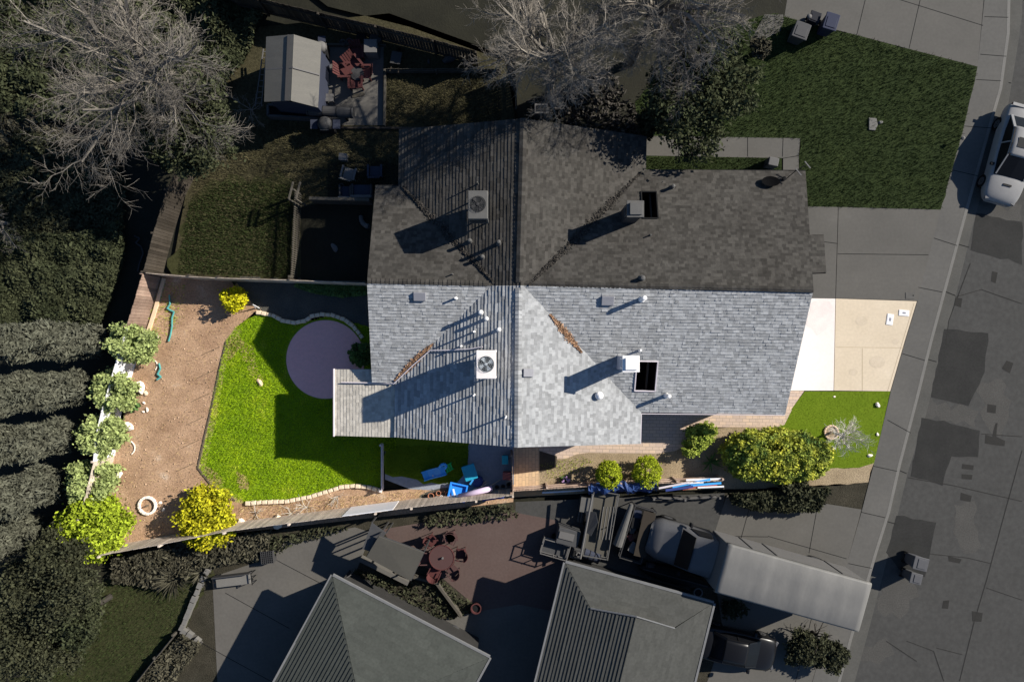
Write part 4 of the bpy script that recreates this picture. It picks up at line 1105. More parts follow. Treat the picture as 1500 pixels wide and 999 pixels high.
# ================================================================== plants of the bright lot
def bush(name, label, cat, px, py, rx, rz_, m, n, size, z=None, parts=None, group=None, seed=0, stem=True, ry=None, clusters=70, lump=3, spread=.16):
    p = P(px, py, rz_); p.z = 0
    t = thing(name, label, cat, p, 0, group); rg = random.Random(seed)
    ry = ry or rx
    bl = [((p.x, p.y, rz_), (rx * .82, ry * .82, rz_ * .9))]
    for i in range(lump):
        a = 2 * math.pi * i / max(1, lump) + rg.random(); bl.append(((p.x + rx * .42 * math.cos(a), p.y + ry * .42 * math.sin(a), rz_ * rg.uniform(.7, 1.1)), (rx * .58, ry * .58, rz_ * .7)))
    foliage('crown', t, m, bl, n, size, clusters, spread, .5)
    if stem:
        b = MB().tube(p, p + Vector((0, 0, rz_ * .9)), .05, .03, 7)
        for i in range(5):
            a = 1.256 * i; b.tube(p + Vector((0, 0, rz_ * .4)), p + Vector((rx * .5 * math.cos(a), ry * .5 * math.sin(a), rz_ * 1.1)), .025, .012, 5)
        b.build('stem', M['stem_brown'], t, True)
    return t
bush('lemon_tree', 'small bright yellow green tree in the shaded top corner of the earth', 'tree', 342, 437, .72, .62, M['yellow_leaf'], 2600, .085, seed=1, clusters=60)
cb = bush('citrus_bush', 'large yellow bush against the bottom fence of the earth yard', 'bush', 299, 758, 1.55, .85, M['citrus_leaf'], 13000, .10, seed=2, clusters=150, lump=5)
bush('leafy_bush', 'big lime green bush in the bottom left corner of the bright lot', 'bush', 136, 772, 1.75, 1.15, M['lime_leaf'], 19000, .11, seed=3, clusters=170, lump=5)
for lb, x, y, r in [('topmost olive green shrub in the row against the lattice', 192, 502, 1.15), ('second olive green shrub from the top of the row', 170, 572, 1.15), ('third olive green shrub, middle right of the white lattice gap', 150, 638, 1.15), ('lowest olive green shrub in the row, above the lime green bush', 134, 703, 1.2)]:
    bush('olive_shrub', lb, 'shrub', x, y, r, 1.15, M['olive_leaf'], 10000, .10, group='olive shrubs along the left fence', seed=int(x), ry=r * .9, clusters=80, lump=4)  # lower cypress foliage as separate clumps, lit tone put into their leaves
bush('small_plant', 'small bright green plant beside the lattice', 'plant', 195, 594, .34, .22, M['groundcover'], 700, .08, seed=9, stem=False)
bush('patio_shrub', 'dark green shrub between the pink patio and the house wall', 'shrub', 528, 519, .62, .5, M['shade_shrub'], 2600, .10, seed=10)
def round_topiary(label, px, py, r, seed):
    p = P(px, py, .9); p.z = 0; t = thing('topiary_bush', label, 'bush', p, 0, 'clipped round bushes in the front bed')
    foliage('crown', t, M['topiary_leaf'], [((p.x, p.y, .9), (r, r * 1.12, .62))], 5200, .055, 260, .07, .7, shell=.85)
    MB().tube(p, p + Vector((0, 0, .8)), .05, .04, 7).build('stem', M['stem_brown'], t, True)
round_topiary('left of the two clipped round bushes in the front bed', 892, 695, .60, 1)
round_topiary('right, larger of the two clipped round bushes in the front bed', 948, 691, .68, 2)
pp_ = [P(x, y, .45) for x, y in ((1012, 656), (1022, 648), (1033, 640), (1036, 632), (1020, 634))]
t = thing('hedge', 'curved kidney shaped hedge at the corner of the paved porch', 'hedge', (pp_[1].x, pp_[1].y, 0))
foliage('crown', t, M['hedge_leaf'], [((v.x, v.y, .42), (.46, .44, .42)) for v in pp_], 12000, .06, 220, .12, .7, shell=.75)
b = MB()
for v in pp_: b.tube((v.x, v.y, 0), (v.x, v.y, .5), .03, .02, 6)
b.build('stem', M['stem_brown'], t, True)
bl = []
for (x, y), r in [((1136, 664), (2.55, 1.22, .95)), ((1100, 660), (1.2, 1.0, .9)), ((1175, 672), (1.3, 1.0, .9)), ((1130, 684), (2.0, .8, .75))]:
    v = P(x, y, .75); bl.append(((v.x, v.y, .75), r))
v = P(1135, 672); t = thing('leafy_bush', 'largest bush, big mottled green and yellow, beside the small front lawn', 'bush', v)
foliage('crown', t, M['bush_leaf'], bl, 42000, .095, 700, .07, .5, shell=.8)
b = MB()
for i in range(7): a = i * .9; b.tube(v, v + Vector((1.5 * math.cos(a), .8 * math.sin(a), 1.3)), .06, .02, 6)
b.build('stem', M['stem_brown'], t, True)
def blades(name, label, cat, px, py, n, L, wd, m, z=.05, up=(15, 60), group=None):
    p = P(px, py); t = []; 
    for i in range(n):
        a = RNG.uniform(0, 6.28); e = R(RNG.uniform(*up)); l = L * RNG.uniform(.7, 1.1)
        d = np.array([math.cos(a) * math.cos(e), math.sin(a) * math.cos(e), math.sin(e)]); s = np.array([-math.sin(a), math.cos(a), 0]) * wd
        b0 = np.array([p.x, p.y, z]); mid = b0 + d * l * .6; tip = b0 + d * l - np.array([0, 0, l * .12])
        t.append([b0 - s, mid - s, mid + s, b0 + s]); t.append([mid - s, tip - s * .1, tip + s * .1, mid + s])
    return single(quads(name, np.array(t), m), label, cat, group)
blades('agave_plant', 'dark spiky plant in the shade left of the largest bush', 'plant', 1040, 676, 26, .75, .03, M['shade_shrub'])
blades('spiky_plant', 'dim spiky plant nearest the white walk at the lower left', 'plant', 296, 838, 60, .8, .03, M['ivy_pale'], group='dim spiky plants')
blades('spiky_plant', 'dim spiky plant left of the bench under the bottom fence', 'plant', 305, 812, 40, .7, .03, M['ivy_pale'], group='dim spiky plants')
blades('spiky_plant', 'dim sprawling plant on the lower left lawn', 'plant', 258, 846, 70, 1.2, .03, M['ivy_pale'])
t = thing('flower_plant', 'small lilac flowering plant in the shaded front bed', 'flower', P(828, 702))
v = P(828, 702); foliage('petals', t, M['purple_petal'], [((v.x, v.y, .16), (.19, .19, .12))], 120, .06, 20)
foliage('leaves', t, M['shade_shrub'], [((v.x, v.y, .1), (.22, .22, .1))], 160, .06, 20)
v = P(1217.5, 633)
bare_tree('bare_tree', 'small pale bare tree in the brick ring on the front lawn', v, 1.15, 11, [(8, .58, .8, .02), (7, .6, .8, .01), (6, .6, .8, 0)], M['twig_pale'], 5, 1.3, .07, (35, 75))
# dry shrubs on the strip under the lawn
for lb, x, y in [('dry twiggy plant right of the yellow bush', 375, 752), ('dry twiggy plant in the middle of the bottom strip', 428, 752), ('dry twiggy plant left of the side yard gate', 450, 743), ('dry twiggy plant near the end of the bottom edging stones', 495, 727)]:
    v = P(x, y); t = thing('dry_plant', lb, 'plant', v, 0, 'dry twiggy plants in the bottom strip'); segs = []; rg = random.Random(x)
    for i in range(9): grow(segs, v, Vector((rg.gauss(0, 1), rg.gauss(0, .6), .5)), .6, .014, 0, [(4, .6, .8, -.04), (3, .6, .9, 0)], rg)
    twigs(segs, 'twigs', M['twig_pale'], t, 3)
for i, (x, y) in enumerate([(660, 716), (845, 690), (775, 672)]): pass

# ================================================================== things in the side yard
def at(px, py, z=0): return P(px, py, z)
t = thing('toy_slide', 'bright blue toddler slide with green steps in the shaded side yard', 'toy slide', at(640, 690, 0), R(20))
prof = [(-.75, .06), (-.45, .08), (-.1, .25), (.25, .52), (.5, .6)]
b = MB()
for (x0, z0), (x1, z1) in zip(prof[:-1], prof[1:]):
    b.add([(x0, -.2, z0), (x1, -.2, z1), (x1, .2, z1), (x0, .2, z0)], [(0, 1, 2, 3)])
    for s in (-1, 1):
        b.beam((x0, s * .22, z0 + .06), (x1, s * .22, z1 + .06), .05, .14)
b.build('chute', M['sky_plastic'], t)
b = MB(); b.path([(.3, .22, .75), (.45, .34, .85), (.62, .34, .88), (.68, .2, .86), (.55, .1, .8)], .07, 10); b.build('handle', M['sky_plastic'], t)
b = MB()
for s in (-.16, .16): b.beam((.5, s, .6), (.85, s, .0), .05, .06)
for k in range(3): b.beam((.58 + k * .1, -.16, .45 - k * .16), (.58 + k * .1, .16, .45 - k * .16), .09, .04)
b.build('steps', M['green_plastic'], t)
t = thing('toy_table', 'big teal square play table in the shaded side yard', 'table', at(689, 689), R(18))
MB().frustum((0, 0, .42), (.62, .72), (.70, .80), .12).build('tabletop', M['teal_plastic'], t, bevel=.04)
for sx in (-.25, .25):
    for sy in (-.3, .3): MB().tube((sx, sy, 0), (sx, sy, .45), .04, n=8).build('leg', M['teal_plastic'], t)
t = thing('storage_tub', 'bright blue open plastic tub leaning by the bottom fence', 'tub', at(671, 719), R(-12)); t.scale = (1.25, 1.2, 1)
b = MB()
w0, w1, hh = .42, .60, .30
for sx, sy, lx, ly in ((1, 0, .04, .66), (-1, 0, .04, .66), (0, 1, .66, .04), (0, -1, .66, .04)):
    b.box((sx * .31, sy * .31, hh / 2), (lx, ly, hh))
b.box((0, 0, .10), (.6, .6, .20)); b.build('tub', M['blue_plastic'], t, bevel=.015)
b = MB()
for sx, sy, lx, ly in ((1, 0, .06, .74), (-1, 0, .06, .74), (0, 1, .62, .06), (0, -1, .62, .06)): b.box((sx * .34, sy * .34, hh + .01), (lx, ly, .05))
b.build('rim', M['blue_plastic'], t)
MB().beam((-.2, .1, .3), (-.05, -.2, .36), .07, .02).build('label_plate', M['white_gloss'], t)
t = thing('child_chair', 'dark navy round seat with pale blue frame beside the teal table', 'chair', at(697, 704), 0)
MB().lathe([(.26, 0), (.3, .1), (.28, .3), (.2, .34), (0, .32)], (.1, 0, 0), 18).build('seat', M['navy_plastic'], t)
MB().beam((-.28, -.12, .34), (-.12, .14, .40), .09, .04).build('backrest', M['sky_plastic'], t)
t = thing('waste_bin', 'small teal bin standing by the brown side gate', 'bin', at(740, 671), 0)
MB().frustum((0, 0, 0), (.24, .34), (.30, .42), .5).build('body', M['teal_plastic'], t, bevel=.03); MB().box((0, 0, .52), (.32, .44, .05)).build('lid', M['teal_light'], t, bevel=.02)
t = thing('toy_box', 'dusky pink toy box near the brown side gate', 'box', at(743, 695), 0)
MB().box((0, 0, .2), (.42, .36, .4)).build('body', M['red_plastic'], t, bevel=.02); MB().box((0, 0, .41), (.45, .39, .04)).build('lid', M['red_plastic'], t, bevel=.01)
potg = 'grey plant pots beside the bottom fence'
def pot(label, px, py, r, h, m, group=None, plant=None):
    t = thing('plant_pot', label, 'plant pot', at(px, py), 0, group)
    MB().lathe([(r * .7, 0), (r, h), (r * 1.08, h), (r * 1.08, h + .03), (r * .85, h + .03), (r * .82, h * .85), (0, h * .84)], (0, 0, 0), 16).build('pot', m, t)
    MB().lathe([(r * .8, h * .86), (0, h * .88)], (0, 0, 0), 12).build('soil', M['dim_dark'], t)
    if plant: foliage('leaves', t, plant, [((t.location.x, t.location.y, h + .1), (r * .9, r * .9, .15))], 120, .07, 12)
for i, (x, y) in enumerate([(720, 717), (728, 712), (729, 718), (737, 711), (737, 717), (745, 708), (745, 715)]):
    pot('grey plant pot in the cluster by the brown side gate', x, y, .13, .22, M['pot_grey'], potg)
pot('terracotta pot farthest left on the dark soil patch', 632, 725, .15, .2, M['terracotta']); pot('terracotta pot nearest the blue tub', 657, 722, .13, .2, M['terracotta']); pot('terracotta pot set back between the others on the dark soil patch', 643, 721, .12, .2, M['terracotta'])
pot('white pot on the dark soil patch, left of the other white pot', 640, 729, .09, .15, M['white_gloss']); pot('white pot on the dark soil patch, right of the other white pot', 647, 727, .09, .15, M['white_gloss'])
single(MB().path([(*P2(685, 722), .45), (*P2(712, 705), .06)], .02, 6).build('wooden_pole', M['timber_pale']), 'shorter thin pole leaning by the blue tub', 'pole')
single(MB().path([(*P2(688, 728), .45), (*P2(733, 702), .06)], .02, 6).build('wooden_pole', M['timber_pale']), 'longer thin pole leaning by the blue tub', 'pole')
o = MB().tube((*P2(672, 727, .8), .8), (*P2(721, 715, .8), .8), .13, .14, 12).build('rolled_mat', M['lavender_fabric'], smooth=True); single(o, 'rolled lavender mat lying along the bottom fence', 'mat')
single(MB().box(at(722, 727, .7), (1.1, .3, .25), rz=.15).build('storage_crate', M['navy_plastic'], bevel=.03), 'dark navy crate under the rolled lavender mat', 'crate')
t = thing('watering_can', 'tiny white jug standing on the shaded grass', 'jug', at(635, 696)); MB().lathe([(.06, 0), (.08, .1), (.05, .2), (0, .22)], (0, 0, 0), 12).build('body', M['white_gloss'], t); MB().tube((.05, 0, .1), (.18, 0, .22), .015, n=6).build('spout', M['white_gloss'], t)
t = thing('garden_light', 'thin white wire stand at the left end of the edging stones', 'garden light', at(377, 447)); MB().path([(-.1, -.15, 0), (0, 0, .6), (.1, -.15, 0)], .018, 6).build('stand', M['lattice_white'], t)
# lumber and tarp behind the front bed
lum = [((1005, 703), (1055, 701), 'white_gloss', .10), ((985, 713), (1040, 702), 'sky_plastic', .12), ((995, 708), (1030, 706), 'white_gloss', .08), ((965, 715), (1010, 706), 'fascia_pale', .09), ((1000, 716), (1050, 709), 'red_wood', .12), ((1012, 711), (1056, 707), 'sky_plastic', .10), ((1022, 714), (1060, 712), 'white_gloss', .08), ((975, 718), (1015, 712), 'navy_plastic', .12)]
for i, (a, c, m, w_) in enumerate(lum):
    nm = ['longest white board on top of the lumber pile', 'pale blue board crossing the lumber pile', 'short white board in the middle of the lumber pile', 'whitish pink board at the left of the lumber pile', 'dull red board under the lumber pile', 'pale blue board at the right of the lumber pile', 'white board tucked under the largest bush', 'navy board at the bottom left of the lumber pile'][i]
    z = .9 + .035 * i
    single(MB().beam((*P2(*a, z), z), (*P2(*c, z), z + .05), w_, .03).build('lumber_board', M[m]), nm, 'board', 'boards in the lumber pile')
b = MB(); rg = random.Random(4); n = 26
top = [(862 + i * 100 / n, 716 - i * .25 + rg.uniform(-2.5, 2.5)) for i in range(n + 1)]
vs = []; 
for i, (x, y) in enumerate(top):
    for k, (dy, z) in enumerate(((-6, .95), (-1, 1.12), (5, 1.05), (9, .5))):
        vs.append(P(x, y + dy + rg.uniform(-1.5, 1.5), max(.1, z + rg.uniform(-.07, .07))))
b.add(vs, [(i * 4 + k, (i + 1) * 4 + k, (i + 1) * 4 + k + 1, i * 4 + k + 1) for i in range(n) for k in range(3)])
o = b.build('tarp', M['tarp_blue']); so_ = o.modifiers.new('thick', 'SOLIDIFY'); so_.thickness = .01
single(o, 'crumpled dark blue tarp over the front fence below the clipped bushes', 'tarp')
plank('wooden_sleeper', 'weathered brown sleeper lying below the lilac flower', [(795, 716), (852, 713)], .22, .2, M['mulch'], 'sleeper')
plank('wooden_sleeper', 'short brown sleeper between the clipped bushes', [(908, 709), (930, 706)], .2, .2, M['fence_wood'], 'sleeper')
plank('white_pipe', 'white pipe lying along the front fence by the orange step', [(794, 721), (856, 717)], .09, .09, M['lattice_white'], 'pipe')

t = thing('fence_panel', 'white vinyl sheet covering part of the bottom fence below the edging stones', 'panel', P(560, 735))
A_ = Vector(P2(515, 742.6)); B_ = Vector(P2(585, 733.6)); MB().beam((*(A_ + Vector((0, .025))), .98), (*(B_ + Vector((0, .025))), .98), .02, 1.8).build('sheet', M['lattice_white'], t, True)
MB().beam((*(A_ + Vector((0, .03))), 1.9), (*(B_ + Vector((0, .03))), 1.9), .03, .03).build('top_trim', M['lattice_white'], t, True)

# ================================================================== trees and cover off the lot
def cover(name, poly_px, n, size, h, m, lumps=60, z0=0):
    poly = [P2(*q) for q in poly_px]; p = scatter(poly, n); c = scatter(poly, lumps)
    d = np.min(np.linalg.norm(p[:, None, :] - c[None, :, :], axis=2), axis=1)
    z = z0 + h * np.exp(-(d / .9) ** 2) * RNG.uniform(.55, 1, len(p)) + .05
    props(quads(name, leaf_quads(np.column_stack([p, z]), size, .5, 2.2), m), kind='stuff')
cover('ivy_cover', [(-90, 320), (70, 345), (125, 345), (185, 325), (188, 360), (180, 400), (165, 440), (150, 475), (60, 480), (-90, 490)], 52000, .11, .7, M['ivy'], 70)
cover('ivy_cover', [(-90, 190), (40, 195), (150, 205), (190, 270), (185, 325), (125, 345), (70, 345), (-90, 320)], 16000, .11, .45, M['shrub_dark'], 60)
cover('ivy_cover', [(-100, -60), (420, -60), (385, 40), (330, 150), (250, 255), (180, 200), (90, 180), (-100, 190)], 56000, .12, .8, M['ivy'], 120)
cover('ivy_cover', [(-90, 130), (100, 150), (85, 240), (-90, 260)], 8000, .16, .7, M['ivy_pale'], 30)
cover('dry_brush', [(170, 815), (290, 790), (400, 775), (395, 815), (300, 830), (250, 860), (170, 850)], 7000, .12, .4, M['ivy_pale'], 30)
cover('dry_brush', [(355, 790), (480, 770), (520, 770), (460, 790), (420, 800), (400, 820), (345, 820)], 1500, .10, .3, M['shrub_dark'], 26)
cover('dry_brush', [(270, 925), (300, 940), (245, 1010), (190, 1010)], 4000, .12, .45, M['ivy_pale'], 16)
cover('dry_brush', [(515, 830), (590, 850), (650, 850), (705, 890), (668, 905), (600, 900), (530, 850)], 2000, .09, .25, M['shrub_dark'], 26)
cover('dry_brush', [(630, 750), (750, 735), (760, 755), (690, 765), (620, 770)], 900, .10, .4, M['shrub_dark'], 16)
cover('dry_brush', [(1065, 722), (1210, 712), (1190, 745), (1110, 745), (1070, 735)], 7000, .12, .7, M['shrub_dark'], 26)
cover('leaf_litter_bed', [(770, 150), (900, 110), (945, 180), (940, 200), (860, 195)], 1500, .12, .1, M['leaf_litter_dark'], 20)
def cypress(label, px, py, h, r, seed):
    p = P(px, py); t = thing('cypress_tree', label, 'tree', p, 0, 'tall cypress trees left of the lot')
    MB().tube(p, p + Vector((0, 0, h * .9)), .18, .04, 8).build('trunk', M['bark_dark'], t, True)
    n = 17000; z = RNG.uniform(.4, h, n); f = np.minimum(1.0, (h - z) / (h * .55)) ** .75 * np.minimum(1, .75 + z / 5)
    a = RNG.uniform(0, 6.28, n); q = r * f * (RNG.uniform(.5, 1, n) ** .5) * (1 + .16 * np.sin(a * 5 + z * 1.3 + seed) + .12 * np.sin(a * 3 - z * 2.1))
    C = np.column_stack([p.x + q * np.cos(a), p.y + q * np.sin(a), z])
    d = np.column_stack([np.cos(a) * .45, np.sin(a) * .45, np.ones(n) * .9])
    quads('crown', leaf_quads(C, .085, .25, 3.4, dirs=d), M['cypress_leaf'], t, True)
for lb, x, y, h, r in [('topmost of the tall dark cypress trees left of the lot', 146, 500, 12, .80), ('second tall dark cypress from the top', 126, 566, 12, .82), ('third tall dark cypress from the top', 106, 634, 12, .82),
                       ('fourth tall dark cypress from the top, beside the lowest olive shrub', 86, 704, 12, .9), ('lowest tall dark cypress, behind the lime green bush', 50, 772, 11, .85)]:
    cypress(lb, x, y, h, r, x)
def dark_tree(label, px, py, z, r, m, n, size, seed, group=None, cat='tree', name='leafy_tree', flat=.8):
    p = P(px, py, z); p.z = 0; t = thing(name, label, cat, p, 0, group); rg = random.Random(seed); bl = []
    for i in range(9):
        a = rg.uniform(0, 6.28); q = r * rg.uniform(.2, .72); bl.append(((p.x + q * math.cos(a), p.y + q * math.sin(a), z * rg.uniform(.75, 1.1)), (r * rg.uniform(.35, .5),) * 2 + (z * .34 * flat,)))
    bl.append(((p.x, p.y, z), (r * .6, r * .6, z * .3)))
    foliage('crown', t, m, bl, n, size, 150, .2, .4)
    b = MB().tube(p, p + Vector((0, 0, z * .8)), .16, .1, 8)
    for i in range(6): a = i * 1.05; b.tube(p + Vector((0, 0, z * .5)), p + Vector((r * .6 * math.cos(a), r * .6 * math.sin(a), z * .95)), .07, .03, 6)
    b.build('trunk', M['bark_dark'], t, True)
dark_tree('dark leafy tree at the far lower left, below the lime green bush', 70, 865, 3.0, 2.6, M['shrub_dark'], 24000, .09, 1)
dark_tree('dark leafy tree in the lower left corner of the picture', 20, 950, 2.6, 2.6, M['shrub_dark'], 20000, .09, 2)
dark_tree('dark leafy tree between the lime green bush and lower lawn', 120, 900, 2.3, 1.5, M['ivy'], 11000, .09, 3)
dark_tree('dark evergreen under the big bare tree at the upper left', 258, 172, 4.0, 2.7, M['ivy'], 26000, .10, 4)
dark_tree('drooping dark olive tree above the concrete path and dark roof', 1032, 118, 4.2, 2.8, M['pepper_leaf'], 24000, .11, 5)
dark_tree('smaller dark olive shrub beside the bins', 1113, 70, .8, .55, M['ivy_pale'], 1800, .09, 6, cat='shrub', name='twiggy_shrub')
dark_tree('dark green shrub at the foot of the drooping olive tree', 960, 178, 1.0, .9, M['shrub_dark'], 2500, .12, 7, cat='shrub', name='garden_shrub')
dark_tree('dark shrub under the lower edge of the largest bush', 1165, 722, .7, 1.0, M['shrub_dark'], 2600, .11, 8, cat='shrub', name='garden_shrub', flat=.9)  # part of the largest bush split off, dimming put into its leaf colour
dark_tree('dark trimmed bush, left lobe, above the lower right kerb', 1182, 954, .9, 1.0, M['shrub_dark'], 9000, .08, 9, cat='bush', name='round_bush')
dark_tree('dark trimmed bush, right lobe, above the lower right kerb', 1217, 958, .9, 1.0, M['shrub_dark'], 9000, .08, 10, cat='bush', name='round_bush')
dark_tree('dark low shrub between the black car and box truck', 1075, 893, .5, .6, M['shrub_dark'], 1200, .1, 11, cat='shrub', name='garden_shrub')
SPEC = [(9, .55, .85, -.02), (9, .55, .9, -.05), (8, .52, .95, -.06), (5, .6, 1.0, -.03)]
bare_tree('bare_tree', 'big grey bare tree spreading over the ivy at the upper left', P(285, 163), 5.0, 16, SPEC, M['twig_grey'], 3, 4.5, .24, (5, 58), 'big leafless grey trees')
SP2 = [(9, .52, .9, -.02), (9, .55, .95, -.05), (8, .52, 1.0, -.05), (5, .6, 1.0, -.03)]
bare_tree('bare_tree', 'grey bare tree overhanging the top of the dark roof', P(803, 146), 5.6, 17, SP2, M['twig_grey'], 8, 3.5, .22, (-5, 65), 'big leafless grey trees')
bare_tree('bare_tree', 'grey bare tree at the top edge behind the drooping olive tree', P(925, 92), 5.8, 18, SP2, M['twig_grey'], 12, 3.7, .22, (-5, 65), 'big leafless grey trees')
bare_tree('bare_tree', 'bare twiggy tree cut by the left edge of the picture', P(20, 330), 1.2, 9, [(8, .5, .8, -.02), (6, .55, .9, 0), (4, .6, .9, 0)], M['twig_grey'], 14, 1.7, .1, (0, 60))
bare_tree('bare_tree', 'bare twiggy shrub beside the shed trellis', P(372, 165), .4, 7, [(6, .5, .8, 0), (5, .55, .9, 0), (3, .6, .9, 0)], M['twig_grey'], 15, 1.0, .04, (0, 50))
bare_tree('bare_tree', 'twisted bare trunk between box truck and trimmed bush', P(1190, 925), .5, 5, [(4, .5, .8, 0), (4, .55, .9, 0)], M['bark_dark'], 16, .9, .09, (10, 60))

# ================================================================== vehicles
def loft(b, secs):
    """secs: list of (x, ring of (y,z)); quads between them and end caps"""
    n = len(secs[0][1]); vs = [(x, y, z) for x, rg in secs for y, z in rg]; fs = []
    for i in range(len(secs) - 1):
        for j in range(n): fs.append((i * n + j, i * n + (j + 1) % n, (i + 1) * n + (j + 1) % n, (i + 1) * n + j))
    fs.append(tuple(range(n))); k = (len(secs) - 1) * n; fs.append(tuple(range(k, k + n))[::-1])
    return b.add(vs, fs)
def car(label, loc, rz, paint, L=4.9, W=1.9, scoop=True):
    t = thing('parked_car', label, 'car', loc, rz); h = W / 2
    def ring(w, zl, zs, zt, crown=.03):
        return [(-w * .94, zl), (-w, zl + .18), (-w, zs - .08), (-w * .93, zs), (-w * .55, zt), (0, zt + crown), (w * .55, zt), (w * .93, zs), (w, zs - .08), (w, zl + .18), (w * .94, zl)]
    k = L / 4.9
    secs = [(-2.45 * k, ring(h * .80, .42, .78, .82)), (-2.36 * k, ring(h * .90, .30, .92, .97)), (-1.9 * k, ring(h * .97, .25, .98, 1.03)), (-1.0 * k, ring(h, .24, .96, 1.0)), (0.2 * k, ring(h * .985, .24, .93, .97)),
            (1.0 * k, ring(h * .985, .24, .92, .97)), (1.7 * k, ring(h * .97, .26, .86, .93)), (2.2 * k, ring(h * .90, .28, .76, .84)), (2.40 * k, ring(h * .78, .30, .66, .72)), (2.46 * k, ring(h * .66, .36, .56, .60))]
    body = loft(MB(), secs).build('body', paint, t, smooth=True)
    e = body.modifiers.new('sub', 'SUBSURF'); e.levels = 1; e.render_levels = 2
    # glasshouse
    gl = [(-1.72, .70, 1.00), (-1.05, .66, 1.36), (-.2, .66, 1.43), (.25, .64, 1.41), (1.12, .74, .97)]
    rg2 = []
    bw = h * .86
    secs = [(-1.78 * k, [(-bw * .93, .93), (-bw * .8, 1.0), (0, 1.04), (bw * .8, 1.0), (bw * .93, .93)]),
            (-1.05 * k, [(-bw, .93), (-bw * .76, 1.36), (0, 1.40), (bw * .76, 1.36), (bw, .93)]),
            (-.3 * k, [(-bw, .93), (-bw * .76, 1.42), (0, 1.46), (bw * .76, 1.42), (bw, .93)]),
            (.28 * k, [(-bw, .93), (-bw * .75, 1.39), (0, 1.43), (bw * .75, 1.39), (bw, .93)]),
            (1.22 * k, [(-bw * .95, .92), (-bw * .82, .96), (0, 1.0), (bw * .82, .96), (bw * .95, .92)])]
    loft(MB(), secs).build('windows', M['glass_dim'], t, smooth=False)
    rf = [(-1.16 * k, 1.345, 1.385), (-1.05 * k, 1.372, 1.412), (-.3 * k, 1.432, 1.472), (.20 * k, 1.41, 1.45), (.33 * k, 1.375, 1.415)]
    b = MB(); vs = []
    for x, zs, zc in rf:
        for y, z in ((-bw * .80, zs - .03), (-bw * .5, zs + .025), (0, zc), (bw * .5, zs + .025), (bw * .80, zs - .03)): vs.append((x, y, z))
    b.add(vs, [(i * 5 + j, (i + 1) * 5 + j, (i + 1) * 5 + j + 1, i * 5 + j + 1) for i in range(4) for j in range(4)])
    roof = b.build('roof', paint, t, smooth=True); sd = roof.modifiers.new('thick', 'SOLIDIFY'); sd.thickness = .03
    b = MB(); b.add([(-.62 * k, -bw * .44, 1.468), (-.12 * k, -bw * .44, 1.472), (-.12 * k, bw * .44, 1.472), (-.62 * k, bw * .44, 1.468), (-.62 * k, 0, 1.482), (-.12 * k, 0, 1.486)], [(0, 1, 5, 4), (4, 5, 2, 3)])
    if scoop: b.build('sunroof', M['glass_dim'], roof)
    pl = MB()
    for s in (-1, 1):
        pl.beam((.30 * k, s * bw * .765, 1.385), (1.20 * k, s * bw * .86, .96), .06, .05); pl.beam((-1.08 * k, s * bw * .77, 1.36), (-1.80 * k, s * bw * .86, 1.0), .13, .05)
        pl.beam((-.35 * k, s * bw * .80, 1.38), (-.35 * k, s * bw * 1.0, .94), .07, .03)
    for i, ch in enumerate(range(6)): pass
    o = pl.build('pillars', paint, t)
    for sx in (-1.48 * k, 1.5 * k):
        for s in (-1, 1):
            b = MB(); y = s * (h - .13)
            wh = b.lathe([(.20, -.11), (.33, -.11), (.345, -.07), (.345, .07), (.33, .11), (.20, .11)], (0, 0, 0), 24)
            o = b.build('tyre', M['tyre'], None); o.data.transform(Matrix.Translation((sx, y, .345)) @ Matrix.Rotation(math.pi / 2, 4, 'X')); o.parent = t; o.name = 'wheel'
            r = MB(); r.lathe([(.05, .02), (.21, .0), (.21, .05), (.19, .06), (0, .04)], (0, 0, 0), 16)
            for q in range(5): a = q * 1.2566; r.beam((0, 0, .06), (.2 * math.cos(a), .2 * math.sin(a), .06), .05, .03)
            ro = r.build('rim', M['rim']); ro.data.transform(Matrix.Translation((sx, y + s * .06, .345)) @ Matrix.Rotation(-s * math.pi / 2, 4, 'X')); ro.parent = o
    for s in (-1, 1):
        MB().box((2.32 * k, s * h * .62, .66), (.14, .36, .10), rz=-s * .35).build('headlight', M['lamp_dim'], t, bevel=.02)
        MB().box((-2.40 * k, s * h * .58, .84), (.08, .44, .10), rz=s * .2).build('tail_light', M['lamp_red'], t, bevel=.02)
        MB().box((.78 * k, s * (h + .06), .98), (.14, .20, .12)).build('mirror', M['dim_dark'] if scoop else paint, t, bevel=.03)
    MB().box((2.41 * k, 0, .55), (.10, h * 1.0, .12)).build('grille', M['dim_dark'], t, bevel=.02)
    if scoop:
        MB().box((1.62 * k, 0, .965), (.10, .42, .02)).build('hood_scoop', M['dim_dark'], t)
        pass
    MB().box((-2.35 * k, 0, 1.01), (.16, h * 1.7, .03)).build('spoiler', paint, t, bevel=.01)
    return t
v = P(1468, 233, -.128)
car('white sedan with dark sunroof parked at the kerb', v, math.atan2(-162, -44), M['car_white'], 4.95, 1.95)
v = P(1074, 940, .003); v.z = .003
car('black car parked beside the lower grey roof', v, math.atan2(-18, 85), M['car_black'], 3.9, 1.75, scoop=False)

